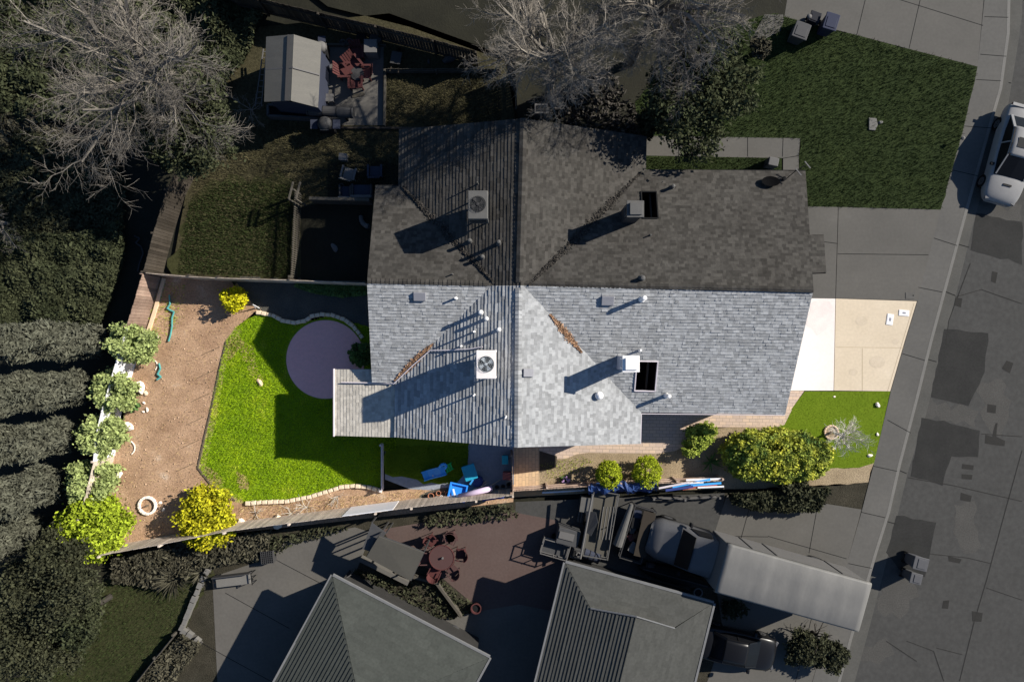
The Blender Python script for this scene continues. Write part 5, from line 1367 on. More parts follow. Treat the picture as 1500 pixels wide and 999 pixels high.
v = P(1160, 862, 3.46); t = thing('box_truck', 'long white box truck parked in the lower right driveway', 'truck', (13.0, -11.4, 0.003), R(164.5))
b = MB().box((0, 0, 2.2), (6.86, 2.26, 2.4)); b.build('cargo_box', M['dim_white'], t, bevel=.04)
n = 28; b = MB(); vs = []; rg = random.Random(3)
for i in range(n + 1):
    x = -3.45 + 6.9 * i / n; wv = rg.uniform(-.02, .02) + (.07 if i in (5, 9, 13, 20) else 0)
    for y, z in ((-1.17, 3.2), (-1.168, 3.44), (-1.08, 3.48 + wv * .3), (-.3, 3.49 + wv * .6), (.3, 3.49 + wv * .8), (1.08, 3.48 + wv * .4), (1.168, 3.44), (1.17, 3.2)): vs.append((x, y, z))
b.add(vs, [(i * 8 + j, (i + 1) * 8 + j, (i + 1) * 8 + j + 1, i * 8 + j + 1) for i in range(n) for j in range(7)])
o = b.build('roof_cover', M['tarp_white'], t, smooth=True); s_ = o.modifiers.new('thick', 'SOLIDIFY'); s_.thickness = .015
b = MB()
for x in (-2.3, .9, 2.1):
    for s in (-1, 1): MB().box((x, s * 1.145, 2.0), (.05, .03, 1.9)).build('side_rib', M['dim_grey'], t)
b = MB().box((0, 0, .78), (6.9, .9, .2)); b.build('chassis', M['dim_dark'], t)
secs = [(3.45, [(-1.0, .6), (-1.02, 1.4), (-.9, 2.35), (-.5, 2.46), (0, 2.48), (.5, 2.46), (.9, 2.35), (1.02, 1.4), (1.0, .6)]),
        (4.45, [(-1.0, .6), (-1.02, 1.4), (-.86, 2.33), (-.5, 2.42), (0, 2.44), (.5, 2.42), (.86, 2.33), (1.02, 1.4), (1.0, .6)]),
        (5.05, [(-1.0, .6), (-1.02, 1.3), (-.96, 1.52), (-.5, 1.60), (0, 1.62), (.5, 1.60), (.96, 1.52), (1.02, 1.3), (1.0, .6)]),
        (5.9, [(-.98, .55), (-1.0, 1.1), (-.88, 1.36), (-.5, 1.44), (0, 1.46), (.5, 1.44), (.88, 1.36), (1.0, 1.1), (.98, .55)]),
        (6.35, [(-.80, .5), (-.84, 1.0), (-.70, 1.20), (-.4, 1.28), (0, 1.30), (.4, 1.28), (.70, 1.20), (.84, 1.0), (.80, .5)]),
        (6.45, [(-.66, .55), (-.70, .9), (-.6, 1.05), (-.35, 1.10), (0, 1.12), (.35, 1.10), (.6, 1.05), (.70, .9), (.66, .55)])]
cab = loft(MB(), secs).build('cab', M['truck_paint'], t, smooth=True)
b = MB(); b.add([(4.55, -.80, 2.34), (4.55, .80, 2.34), (5.03, .90, 1.62), (5.03, -.90, 1.62), (4.57, 0, 2.42), (5.06, 0, 1.66)], [(0, 4, 5, 3), (4, 1, 2, 5)])
o = b.build('windshield', M['glass_dim'], cab); o.modifiers.new('s', 'SOLIDIFY').thickness = .02
for s in (-1, 1):
    MB().add([(3.7, s * 1.015, 1.5), (4.7, s * 1.03, 1.5), (4.4, s * .93, 2.25), (3.7, s * .95, 2.25)], [(0, 1, 2, 3)]).build('side_window', M['glass_dim'], cab)
    MB().box((4.75, s * 1.2, 1.7), (.12, .2, .34)).build('mirror', M['dim_dark'], cab, bevel=.03)
    MB().box((6.34, s * .62, .85), (.1, .3, .2), rz=-s * .4).build('headlight', M['lamp_dim'], cab, bevel=.03)
    for x in (-2.2, 5.55):
        b = MB(); b.lathe([(.22, -.13), (.40, -.13), (.42, -.08), (.42, .08), (.40, .13), (.22, .13)], (0, 0, 0), 22)
        o = b.build('wheel', M['tyre']); o.data.transform(Matrix.Translation((x, s * .9, .42)) @ Matrix.Rotation(math.pi / 2, 4, 'X')); o.parent = t
        r = MB().lathe([(.23, -.03), (.23, .03), (0, .05)], (0, 0, 0), 16); ro = r.build('rim', M['rim']); ro.data.transform(Matrix.Translation((x, s * (.9 + .1), .42)) @ Matrix.Rotation(-s * math.pi / 2, 4, 'X')); ro.parent = o
MB().box((-3.5, 0, .6), (.12, 2.0, .14)).build('rear_bumper', M['dim_dark'], t)

# ================================================================== wheelie bins
def bin_(label, px, py, z, rz, m, h=1.05, w_=.58, d=.66, lidm=None, group=None, flap=0):
    t = thing('wheelie_bin', label, 'bin', P(px, py, z) if z < 0 else P(px, py, z), rz, group)
    MB().frustum((0, 0, .06), (w_ * .78, d * .72), (w_, d * .94), h - .12).build('body', m, t, bevel=.03)
    lid = MB().box((0, 0, h - .02), (w_ + .06, d + .04, .07)); l = lid.build('lid', lidm or m, t, bevel=.025)
    MB().box((0, -.05, h + .025), (w_ * .78, d * .62, .03)).build('lid_panel', lidm or m, l, bevel=.012)
    b = MB(); b.tube((-w_ * .4, d * .55, h - .06), (w_ * .4, d * .55, h - .06), .02, n=8); b.build('handle', m, t)
    for s in (-1, 1):
        o = MB().lathe([(0, -.03), (.12, -.03), (.13, 0), (.12, .03), (0, .03)], (0, 0, 0), 14).build('wheel', M['tyre']); o.data.transform(Matrix.Translation((s * w_ * .42, d * .40, .13)) @ Matrix.Rotation(math.pi / 2, 4, 'Y')); o.parent = t
    return t
bin_('grey wheelie bin with scuffed lid on the big dark lawn', 1162, 58, 0, R(-20), M['bin_grey'], 1.0, .72, .78)
bin_('blue wheelie bin with split lid beside the upper driveway', 1204, 46, 0, R(-17), M['bin_blue'], 1.05, .64, .80)
bin_('small dark navy bin with white top between the grey and blue bins', 1184, 36, 0, R(-20), M['bin_navy'], .8, .5, .5)
v = P(1185, 25, .86); single(MB().lathe([(.1, 0), (.13, .05), (.09, .1), (0, .11)], v, 12).build('bag', M['dim_white'], smooth=True), 'crumpled white bag on the small navy bin', 'bag')
bin_('larger silver wheelie bin standing on the street near the truck', 1331, 816, -.128, R(76), M['bin_silver'], 1.05, .60, .70)
bin_('smaller silver wheelie bin on the street below the larger bin', 1326, 838, -.128, R(76), M['bin_silver'], .95, .48, .56)

# ================================================================== the dark back garden
def shed():
    z0, z1 = 2.15, 2.75
    c = [P(391, 55, z0), P(471, 63, z0), P(466, 158, z0), P(388, 150, z0)]
    ctr = sum((Vector(q) for q in c), Vector()) / 4
    t = thing('garden_shed', 'pale weathered garden shed with worn gable roof', 'shed', (ctr.x, ctr.y, 0))
    A, B_, C, D = (Vector((q.x, q.y)) for q in c)
    r0 = A.lerp(B_, .58); r1 = D.lerp(C, .58)
    def panel(a, b_, c_, d, za, zb):
        m_ = MB(); m_.add([(*a, za), (*b_, zb), (*c_, zb), (*d, za)], [(0, 1, 2, 3)]); return m_
    roof = MB()
    for (a, b_, c_, d) in ((A, r0, r1, D), (B_, r0, r1, C)):
        roof.add([(*a, z0), (*b_, z1), (*c_, z1), (*d, z0)], [(0, 1, 2, 3)])
    rf = roof.build('roof', M['shed_panel'], t, True); s_ = rf.modifiers.new('th', 'SOLIDIFY'); s_.thickness = .05
    b = MB(); a0 = A.lerp(B_, .50); a1 = D.lerp(C, .50); zz = z0 + (z1 - z0) * .50 / .58
    b.beam((*a0, zz + .045), (*a1, zz + .045), .28, .02); b.build('roof_strip', M['dim_grey'], rf, True)
    b = MB(); m0 = A.lerp(D, .5); m1 = r0.lerp(r1, .5); m2 = B_.lerp(C, .5)
    b.beam((*m0, z0 + .04), (*m1, z1 + .05), .07, .03); b.beam((*m1, z1 + .05), (*m2, z0 + .04), .07, .03); b.build('roof_seam', M['dim_white'], rf, True)
    wb = MB(); ins = inset([tuple(q) for q in (A, B_, C, D)], .15)
    walls(wb, ins, lambda x, y: z0 - .02, 2); wb.build('wall', M['dim_blue'], t, True)
    d0 = Vector(ins[0]).lerp(Vector(ins[1]), .3)
    q0 = P2(470, 105); MB().box((q0[0] - .02, q0[1], 1.0), (.05, .8, 1.9)).build('door', M['dim_white'], t, True)
shed()
t = thing('ladder', 'long white ladder lying against the left wall of the shed', 'ladder', P(378, 115))
b = MB(); L0, L1 = P(374, 156, .5), P(386, 72, .9); R0_, R1_ = P(383, 156, .5), P(391, 72, .9)
for a, c in ((L0, L1), (R0_, R1_)): MB().beam(a, c, .04, .06).build('rail', M['dim_white'], t, True)
for i in range(10): MB().beam(L0.lerp(L1, (i + .5) / 10), R0_.lerp(R1_, (i + .5) / 10), .03, .03).build('rung', M['dim_white'], t, True)
def trough(label, pts, h, m, mf):
    w2 = [P2(*q) for q in pts]; c = np.mean(w2, axis=0); t = thing('planter_box', label, 'planter', (c[0], c[1], 0))
    b = MB()
    for a, d in zip(w2, w2[1:] + w2[:1]): b.beam((*a, h / 2), (*d, h / 2), .10, h)
    b.build('side_boards', m, t, True); MB().prism(inset(w2, .06), .02, h * .6).build('soil', mf, t, True)
    return t
trough('long grey planter box below the shed', [(397, 158), (397, 174), (474, 178), (474, 162)], .5, M['metal_dim'], M['dim_dark'])
def barrel(label, a, c, r, z, m, name='barrel', cat='barrel'):
    A = P(*a, z); C = P(*c, z); t = thing(name, label, cat, (A.x, A.y, 0))
    MB().tube(A, C, r, r, 18).build('drum', m, t, True, smooth=False)
    b = MB()
    for k in (.04, .35, .65, .96): q = A.lerp(C, k); d = (C - A).normalized() * .02; b.tube(q - d, q + d, r * 1.05, r * 1.05, 18)
    b.build('hoop', M['dim_dark'], t, True)
    for k in (.2, .8): q = A.lerp(C, k); MB().box((q.x, q.y, max(.05, (z - r) / 2)), (.08, r * 1.4, max(.1, z - r))).build('leg', M['dim_dark'], t, True)
barrel('grey horizontal smoker drum lying at the corner of the shed', (450, 162), (518, 166), .26, .8, M['dim_grey'], 'smoker_drum')
def grill(label, px, py, rz, m, s=1.0):
    t = thing('barbecue_grill', label, 'grill', P(px, py), rz)
    MB().box((0, 0, .45), (.75 * s, .5 * s, .75)).build('cart', M['dim_dark'], t, bevel=.02)
    MB().lathe([(.30 * s, .84), (.36 * s, .95), (.30 * s, 1.10), (.12 * s, 1.18), (0, 1.19)], (0, 0, 0), 20).build('hood', m, t, smooth=True)
    for sx in (-1, 1): MB().box((sx * .56 * s, 0, .84), (.36 * s, .46 * s, .05)).build('side_shelf', M['dim_blue'], t)
    MB().tube((-.2 * s, -.34 * s, 1.02), (.2 * s, -.34 * s, 1.02), .015, n=6).build('handle', M['dim_white'], t)
    for sx in (-.3, .3): MB().box((sx * s, 0, .06), (.06, .4 * s, .12)).build('leg', M['tyre'], t)
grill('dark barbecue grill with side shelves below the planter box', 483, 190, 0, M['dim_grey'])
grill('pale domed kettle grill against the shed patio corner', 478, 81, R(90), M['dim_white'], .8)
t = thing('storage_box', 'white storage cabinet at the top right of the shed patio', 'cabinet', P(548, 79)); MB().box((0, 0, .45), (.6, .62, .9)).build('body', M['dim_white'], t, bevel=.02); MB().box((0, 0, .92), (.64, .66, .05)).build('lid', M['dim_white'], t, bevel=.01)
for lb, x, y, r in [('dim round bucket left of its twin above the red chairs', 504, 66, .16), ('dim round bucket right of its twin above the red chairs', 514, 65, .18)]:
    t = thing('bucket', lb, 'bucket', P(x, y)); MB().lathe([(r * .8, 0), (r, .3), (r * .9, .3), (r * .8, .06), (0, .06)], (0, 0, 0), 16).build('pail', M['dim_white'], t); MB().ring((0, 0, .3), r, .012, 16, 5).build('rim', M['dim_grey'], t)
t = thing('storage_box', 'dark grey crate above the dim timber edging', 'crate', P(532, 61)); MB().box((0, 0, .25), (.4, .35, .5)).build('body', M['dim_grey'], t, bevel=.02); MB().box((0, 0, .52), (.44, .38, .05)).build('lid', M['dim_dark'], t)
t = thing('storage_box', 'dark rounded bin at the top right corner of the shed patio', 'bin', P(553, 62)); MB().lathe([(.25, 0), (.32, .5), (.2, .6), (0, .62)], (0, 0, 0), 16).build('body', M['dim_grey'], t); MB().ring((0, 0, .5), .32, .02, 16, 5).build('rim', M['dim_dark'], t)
t = thing('table', 'small white side table near the smoker drum', 'table', P(486, 148)); MB().box((0, 0, .45), (.4, .38, .04)).build('tabletop', M['dim_white'], t)
for sx in (-.16, .16):
    for sy in (-.15, .15): MB().box((sx, sy, .22), (.04, .04, .44)).build('leg', M['dim_white'], t)
def lounge_chair(label, px, py, rz, m, group=None, s=1.0, name='garden_chair'):
    t = thing(name, label, 'chair', P(px, py), rz, group)
    MB().box((0, 0, .36 * s), (.56 * s, .52 * s, .06)).build('seat', m, t, bevel=.01)
    b = MB()
    for i in range(5): b.beam(((-.22 + .11 * i) * s, .24 * s, .36 * s), ((-.25 + .125 * i) * s, .46 * s, .92 * s), .09 * s, .02)
    b.build('backrest', m, t)
    for sx in (-1, 1):
        MB().box((sx * .33 * s, 0, .58 * s), (.10 * s, .62 * s, .03)).build('armrest', m, t)
        for sy in (-.24, .22): MB().box((sx * .31 * s, sy * s, .28 * s), (.05 * s, .07 * s, .57 * s)).build('leg', m, t)
    return t
RD = M['dim_red']; g = 'red chairs on the shed patio'
lounge_chair('red chair on the left of the shed patio group, facing right', 508, 109, R(90), RD, g, 1.05)
lounge_chair('red chair with its back to the timber edging', 525, 83, R(5), RD, g, 1.0)
lounge_chair('red lounger leaning in the middle of the shed patio group', 521, 101, R(40), RD, g, 1.1)
lounge_chair('red chair on the right of the shed patio group', 538, 111, R(-90), RD, g, .95)
lounge_chair('red chair lowest in the shed patio group', 524, 126, R(180), RD, g, 1.0)
t = thing('table', 'low slatted grey table among the red chairs', 'table', P(526, 113)); MB().lathe([(.34, .40), (.34, .44), (0, .44)], (0, 0, 0), 20).build('tabletop', M['dim_grey'], t); MB().tube((0, 0, 0), (0, 0, .4), .04, n=8).build('leg', M['dim_grey'], t); MB().lathe([(.2, 0), (.18, .03), (0, .05)], (0, 0, 0), 16).build('base', M['dim_grey'], t)
single(MB().beam((*P2(516, 142), .03), (*P2(534, 138), .03), .16, .05).build('bench_plank', M['timber_dim']), 'loose grey plank on the shed patio', 'plank')
t = thing('wheelbarrow', 'dim pale wheelbarrow beside the dry lawn corner bed', 'wheelbarrow', P(583, 92), R(80)); MB().frustum((0, 0, .3), (.4, .35), (.62, .52), .3).build('tray', M['dim_grey'], t)
for s in (-1, 1): MB().beam((-.7, s * .22, .5), (.5, s * .06, .25), .04, .04).build('handle', M['dim_brown'], t)
MB().tube((.5, -.05, .18), (.5, .05, .18), .18, n=14).build('wheel', M['tyre'], t)
for lb, x, y, r in [('round dim boulder in the bed above the dry lawn', 660, 87, .35), ('rightmost dim boulder in the bed above the dry lawn', 686, 92, .3), ('small pale ball in the bed above the dry lawn', 628, 91, .1)]:
    rock(lb, x, y, r, M['metal_dim'], int(x) % 17, .8)
# furniture by the dark house
def sofa(label, px, py, rz, W=1.4, m=None):
    t = thing('patio_sofa', label, 'sofa', P(px, py), rz); m = m or M['dim_blue']
    MB().box((0, 0, .30), (W, .68, .18)).build('seat', m, t, bevel=.05); MB().box((0, -.34, .55), (W, .16, .5)).build('backrest', M['dim_white'], t, bevel=.04)
    for s in (-1, 1): MB().box((s * (W / 2 - .05), 0, .48), (.1, .7, .18)).build('armrest', M['dim_grey'], t, bevel=.03)
    for sx in (-1, 1):
        for sy in (-1, 1): MB().box((sx * (W / 2 - .08), sy * .28, .1), (.06, .06, .2)).build('leg', M['dim_dark'], t)
sofa('dim blue two seat patio sofa under the dark roof edge', 533, 283, 0, 1.05)
sofa('dim blue single patio seat left of the two seat sofa', 509, 285, 0, .62)
lounge_chair('white plastic chair on the dark yard beside the sofas', 514, 257, R(165), M['dim_white'], None, 1.0)
lounge_chair('dim blue grey lounge chair near the corner of the dark roof', 552, 254, R(180), M['dim_blue'], None, 1.0)
t = thing('storage_box', 'small white box on the dry grass above the white chair', 'box', P(505, 233)); MB().box((0, 0, .2), (.38, .32, .4), rz=-.1).build('body', M['dim_white'], t, bevel=.02); MB().box((0, 0, .41), (.41, .35, .03), rz=-.1).build('lid', M['dim_white'], t)
plank('garden_beam', 'pale timber beam lying across the top of the shaded yard', [(462, 297), (547, 299)], .14, 1.1, M['timber_dim'], 'beam')
t = thing('trellis_arch', 'dim timber arch at the top of the grey trellis fence', 'trellis', P(446, 288)); b = MB()
for dx in (-5, 5): 
    a = P(444 + dx, 302, 0); c = P(450 + dx, 278, 0); MB().beam(a + Vector((0, 0, 1.7)), c + Vector((0, 0, 1.7)), .07, .09).build('top_beam', M['timber_dim'], t, True); MB().beam(a, a + Vector((0, 0, 1.7)), .07, .07).build('post', M['timber_dim'], t, True)
t = thing('toy_ring', 'pale curved slide end beside the dark house wall', 'toy', P(540, 325)); b = MB(); vs = [(*P2(530 + 14 * (1 - math.cos(a)), 318 + 16 * math.sin(a) * 1.0), .15 + .3 * a / 1.5) for a in np.linspace(0, 1.5, 8)]; MB().path(vs, .12, 8).build('chute', M['dim_white'], t, True)
rock('pale round lid lying in the shaded yard', 490, 363, .2, M['dim_white'], 3, .2, 16)
t = thing('plant_pot', 'dim grey pot on the floor beside the single patio seat', 'plant pot', P(502, 275)); MB().lathe([(.1, 0), (.16, .28), (.12, .28), (.1, .2), (0, .2)], (0, 0, 0), 14).build('pot', M['dim_grey'], t); MB().lathe([(.1, .21), (0, .22)], (0, 0, 0), 12).build('soil', M['dim_dark'], t)
t = thing('air_cooler', 'grey cabinet in the narrow gap above the dark roof', 'cabinet', P(792, 168)); MB().box((0, 0, .45), (.7, .5, .9)).build('body', M['dim_white'], t, bevel=.03); MB().box((.0, 0, .91), (.5, .3, .03)).build('vent', M['dim_dark'], t)
# black disc and arm put in as a cast shadow; aerial on the dark roof
q = hit(1127, 268, WRD); t = thing('satellite_dish', 'black oval satellite dish on the right end of the dark roof', 'satellite dish', q)
o = MB().lathe([(0, .0), (.2, .02), (.42, .07), (.43, .085), (.2, .035), (0, .015)], (0, 0, 0), 28).build('dish', M['dish_black'], t); o.data.transform(Matrix.Translation((0, 0, .12)) @ Matrix.Rotation(-.3, 4, 'X') @ Matrix.Diagonal((1, .62, 1, 1)))
MB().path([(.40, -.02, .16), (.62, .05, .22), (.72, .12, .12)], .022, 6).build('arm', M['fascia_black'], t); MB().lathe([(.10, 0), (.10, .08), (0, .1)], (.68, .18, .0), 12).build('mount', M['fascia_black'], t)
q = hit(1152, 262, WRD); t = thing('roof_aerial', 'thin white cross aerial at the right corner of the dark roof', 'aerial', q)
MB().path([(0, 0, 0), (.2, .22, .5), (.75, .55, .6)], .02, 6).build('mast', M['dim_dark'], t)
for c in ((.34, .18, .55), (.74, .5, .6)): MB().beam(Vector(c) + Vector((-.13, .16, 0)), Vector(c) + Vector((.13, -.16, 0)), .05, .03).build('element', M['dim_white'], t)
t = thing('house_equipment', 'pale metal utility cabinet in the grass strip by the dark roof', 'utility cabinet', P(1126, 242), R(-12)); MB().box((0, 0, .35), (.5, .42, .7)).build('body', M['dim_white'], t, bevel=.03); MB().box((-.26, 0, .35), (.02, .34, .56)).build('door', M['dim_grey'], t)

# ================================================================== houses and yards below the lot
def low_house(label, corner, a_end, b_end, ze, pitch, mtile, mL_, depth=9.0, ridgelen=None):
    C = Vector(P2(*corner, ze)); A = Vector(P2(*a_end, ze)); B_ = Vector(P2(*b_end, ze))
    return C, A, B_
def hip_house(label, foot, ze, pitch, mt, lined, course, seed):
    """hip roof: the lowest of its eave planes everywhere"""
    pts = [Vector(q) for q in foot]; ctr = sum(pts, Vector((0, 0))) / len(pts)
    t = thing('house', label, 'house', (ctr.x, ctr.y, 0)); planes = []
    for a, c in zip(pts, pts[1:] + pts[:1]): planes.append(eave_plane(a, c, ze, pitch, ctr))
    rb = MB(); sb = MB()
    for i, pl in enumerate(planes):
        poly = [tuple(q) for q in pts]
        for j, p2_ in enumerate(planes):
            if j != i: poly = below(poly, pl, p2_)
        if parea(poly) < .05: continue
        shingles(rb, sb, poly, pl, vary=.15, course=course, thick=.045 if i in lined else .008, tab=(3, 6) if i in lined else (.3, .6), seed=seed + i, thickslab=.1)
    roof = rb.build('roof', mt, t, True); sb.build('roof_deck', M['fascia_black'], roof, True)
    for a, c in zip(pts, pts[1:] + pts[:1]):
        d = (c - a).normalized(); nv = Vector((d.y, -d.x)); 
        if nv.dot(ctr - a) > 0: nv = -nv
        MB().beam((*(a + nv * .05), ze - .02), (*(c + nv * .05), ze - .02), .10, .12).build('gutter', M['fascia_dark'], t, True)
    wb = MB(); walls(wb, inset([tuple(q) for q in pts], .45), lambda x, y: ze - .05, 2); wb.build('wall', M['stucco_dark'], t, True)
    return t, planes
# lower left house: apex corner at the top, eaves running down left and right
C0 = Vector(P2(487, 843, ZE)); A0 = Vector(P2(402, 999, ZE)); B0 = Vector(P2(715, 962, ZE))
dl = (A0 - C0).normalized(); dr = (B0 - C0).normalized()
hip_house('lower left neighbour house with dark green hip roof', [C0, C0 + dl * 12, C0 + dl * 12 + dr * 8.4, C0 + dr * 8.4], ZE, .36, M['tile_green'], (0,), .19, 200)
C1 = Vector(P2(828, 824, ZE)); A1 = Vector(P2(785, 999, ZE)); B1 = Vector(P2(1045, 883, ZE))
dl = (A1 - C1).normalized(); dr = (B1 - C1).normalized()
# dutch gable roof: a hip skirt at the top, a gable above it
t = thing('house', 'lower right neighbour house with dark grey dutch gable roof', 'house', (C1.x, C1.y, 0))
LP = eave_plane(C1, A1, ZE, .36, B1); TP = eave_plane(C1, B1, ZE, .36, A1)
RE = B1 + dl * 5; cR = hit(932, 902, LP); dist = abs((Vector((cR.x, cR.y)) - B1).dot(Vector((-dl.y, dl.x))))
RP = eave_plane(B1, RE, ZE, (cR.z - ZE) / dist, C1)
def onp(pl, *px): return [tuple(hit(x, y, pl).xy) for x, y in px]
gR = hit(988, 919, TP); bL = hit(865, 890, TP)
ridge_d = dl
cxy = cR.xy; dxy = cxy + dl * 7
Lpoly = [tuple(C1), tuple(bL.xy), tuple(cxy), tuple(dxy), tuple(C1 + dl * 11)]
Rpoly = [tuple(cxy), tuple(gR.xy), tuple(B1), tuple(B1 + dl * 10), tuple(dxy)]
Tpoly = [tuple(C1), tuple(B1), tuple(gR.xy), tuple(bL.xy)]
rb = MB(); sb = MB()
shingles(rb, sb, Lpoly, LP, course=.17, thick=.045, tab=(3, 6), vary=.15, seed=301, thickslab=.1)
shingles(rb, sb, Rpoly, RP, course=.17, thick=.006, tab=(.3, .6), seed=302, thickslab=.1)
shingles(rb, sb, Tpoly, TP, course=.17, thick=.006, tab=(.3, .6), seed=303, thickslab=.1)
roof = rb.build('roof', M['tile_grey'], t, True); sb.build('roof_deck', M['fascia_black'], roof, True)
MB().add([bL + Vector((0, 0, -.1)), gR + Vector((0, 0, -.1)), (cR.x, cR.y, cR.z - .03)], [(0, 1, 2)]).build('gable', M['stucco_dark'], t, True)
MB().beam(bL + Vector((0, 0, .05)), cR + Vector((0, 0, .05)), .06, .06).build('rake_trim', M['fascia_dark'], t, True)
MB().beam(cR + Vector((0, 0, .05)), gR + Vector((0, 0, .05)), .05, .05).build('rake_trim', M['fascia_dark'], t, True)
for a, c, o_ in ((C1, B1, -dl), (B1, B1 + dl * 4.2, dr), (C1, C1 + dl * 9, -dr)):
    MB().beam((*(a + o_ * .05), ZE - .02), (*(c + o_ * .05), ZE - .02), .10, .12).build('gutter', M['fascia_dark'], t, True)
wb = MB(); walls(wb, inset([tuple(C1), tuple(C1 + dl * 10), tuple(B1 + dl * 10), tuple(B1)], .45), lambda x, y: ZE - .05, 2); wb.build('wall', M['stucco_dark'], t, True)
# flat canvas gazebo and seating on the red patio
t = thing('canopy', 'flat grey canvas canopy between concrete yard and red patio', 'canopy', P(580, 812), 0)
c = [P(555, 785, 2.2), P(621, 809, 2.2), P(602, 850, 2.0), P(537, 815, 2.0)]
o = MB().add(c, [(0, 1, 2, 3)]).build('canvas', M['canvas_dim'], t, True); o.modifiers.new('th', 'SOLIDIFY').thickness = .05
for q in c: MB().beam((q.x * .99, q.y * .99, 0), (q.x * .99, q.y * .99, q.z), .07, .07).build('post', M['dim_grey'], t, True)
b = MB(); 
for a, d in zip(c, c[1:] + c[:1]): b.beam(Vector(a) - Vector((0, 0, .06)), Vector(d) - Vector((0, 0, .06)), .05, .10)
b.build('frame', M['metal_dim'], t, True)
t = thing('lean_to_roof', 'lower grey roof panel at the left of the canvas canopy', 'canopy', P(550, 800), 0)
c = [P(545, 765, 1.8), P(566, 780, 1.8), P(545, 808, 1.8), P(531, 803, 1.8)]
o = MB().add(c, [(0, 1, 2, 3)]).build('panel', M['metal_dim'], t, True); o.modifiers.new('th', 'SOLIDIFY').thickness = .06
for q in c: MB().beam((q.x, q.y, 0), (q.x, q.y, q.z), .06, .06).build('post', M['dim_grey'], t, True)
t = thing('patio_table', 'round glass patio table ringed by dusky red chairs', 'table', P(649, 810)); MB().lathe([(.62, .70), (.62, .73), (0, .73)], (0, 0, 0), 28).build('tabletop', M['dim_pink'], t); MB().ring((0, 0, .72), .62, .03, 28, 6).build('rim', M['dim_red'], t)
for k in range(4): a = k * 1.571 + .4; MB().tube((.5 * math.cos(a), .5 * math.sin(a), 0), (.3 * math.cos(a), .3 * math.sin(a), .7), .025, n=6).build('leg', M['dim_red'], t)
MB().lathe([(.05, .73), (.06, .85), (0, .87)], (.05, 0, 0), 10).build('centrepiece', M['dim_white'], t)
def patio_chair(label, px, py, rz, m, group):
    t = thing('patio_chair', label, 'chair', P(px, py), rz, group)
    MB().box((0, 0, .42), (.50, .50, .05)).build('seat', m, t, bevel=.02)
    b = MB(); n = 7; vs = []
    for i in range(n):
        a = math.pi * (.12 + .76 * i / (n - 1)); vs += [(.29 * math.cos(a), .05 + .25 * math.sin(a), .42), (.33 * math.cos(a), .08 + .32 * math.sin(a), .9)]
    b.add(vs, [(2 * i, 2 * i + 2, 2 * i + 3, 2 * i + 1) for i in range(n - 1)]); o = b.build('backrest', m, t); o.modifiers.new('th', 'SOLIDIFY').thickness = .02
    for sx in (-1, 1):
        MB().beam((sx * .29, -.22, .62), (sx * .31, .16, .66), .05, .03).build('armrest', m, t)
        for sy in (-.2, .2): MB().tube((sx * .24, sy, 0), (sx * .24, sy, .42), .018, n=6).build('leg', m, t)
g = 'dusky red chairs around the round patio table'
for i, lb in enumerate(['dusky red patio chair right of the round table', 'dusky red patio chair above right of the round table', 'dusky red patio chair directly above the round table', 'dusky red patio chair left of the round table', 'dusky red patio chair below left of the round table', 'dusky red patio chair below right of the round table']):
    a = .1 + i * 1.047; x, y = 649 + 27 * math.cos(a), 810 - 27 * math.sin(a)
    patio_chair(lb, x, y, a - math.pi / 2 + 0.15 * (i % 3 - 1), M['dim_pink'] if i % 2 else M['dim_red'], g)
patio_chair('dusky red chair pushed away above the others on the red patio', 662, 783, .3, M['dim_pink'], g)
t = thing('round_planter', 'dark round ring planter on the concrete beside the lower left house', 'planter', P(664, 924)); MB().ring((0, 0, .15), .30, .08, 28, 8).build('rim', M['dim_grey'], t); MB().lathe([(.24, .06), (0, .08)], (0, 0, 0), 20).build('soil', M['concrete_yard'], t)
t = thing('plant_pot', 'dusky red pot at the lower edge of the red patio', 'plant pot', P(698, 887)); MB().lathe([(.2, 0), (.28, .4), (.22, .4), (.2, .3), (0, .3)], (0, 0, 0), 16).build('pot', M['dim_red'], t); MB().lathe([(.2, .31), (0, .32)], (0, 0, 0), 12).build('soil', M['dim_dark'], t)
plank('garden_beam', 'dim plank edging between the planted bed and red patio', [(580, 835), (640, 850), (672, 893), (676, 900)], .12, .4, M['timber_dim'], 'edging')
plank('garden_wall', 'low grey wall edging along the planted bed by the lower left house', [(530, 815), (600, 850)], .2, .5, M['concrete_yard'], 'wall')
# concrete yard at the lower left
t = thing('bench', 'long pale bench on the concrete yard at the lower left', 'bench', P(347, 845), R(7))
MB().box((0, 0, .45), (1.75, .55, .06)).build('seat', M['concrete_kerb'], t, bevel=.01)
b = MB()
for sx in (-.95, 1.0):
    b = MB()
    for y_ in (-.26, 0, .26): b.box((sx, y_, .33), (.03, .03, .62))
    b.box((sx, 0, .64), (.04, .6, .03)); b.build('end_rail', M['dim_dark'], t)
MB().box((0, .30, .6), (1.9, .05, .35)).build('backrest', M['dim_grey'], t)
for sx in (-.8, .8):
    for sy in (-.22, .22): MB().box((sx, sy, .22), (.06, .06, .44)).build('leg', M['dim_dark'], t)
t = thing('wire_crate', 'dark square wire crate on the corner of the concrete yard', 'crate', P(396, 812), R(5))
b = MB()
for i in range(7): b.box((-.3 + .1 * i, 0, .5), (.015, .6, .015)); b.box((0, -.3 + .1 * i, .5), (.6, .015, .015))
b.build('lid', M['metal_dim'], t); MB().box((0, 0, .25), (.58, .58, .46)).build('body', M['dim_dark'], t)
for sx in (-1, 1): MB().box((sx * .3, 0, .25), (.03, .62, .5)).build('side_frame', M['dim_grey'], t)
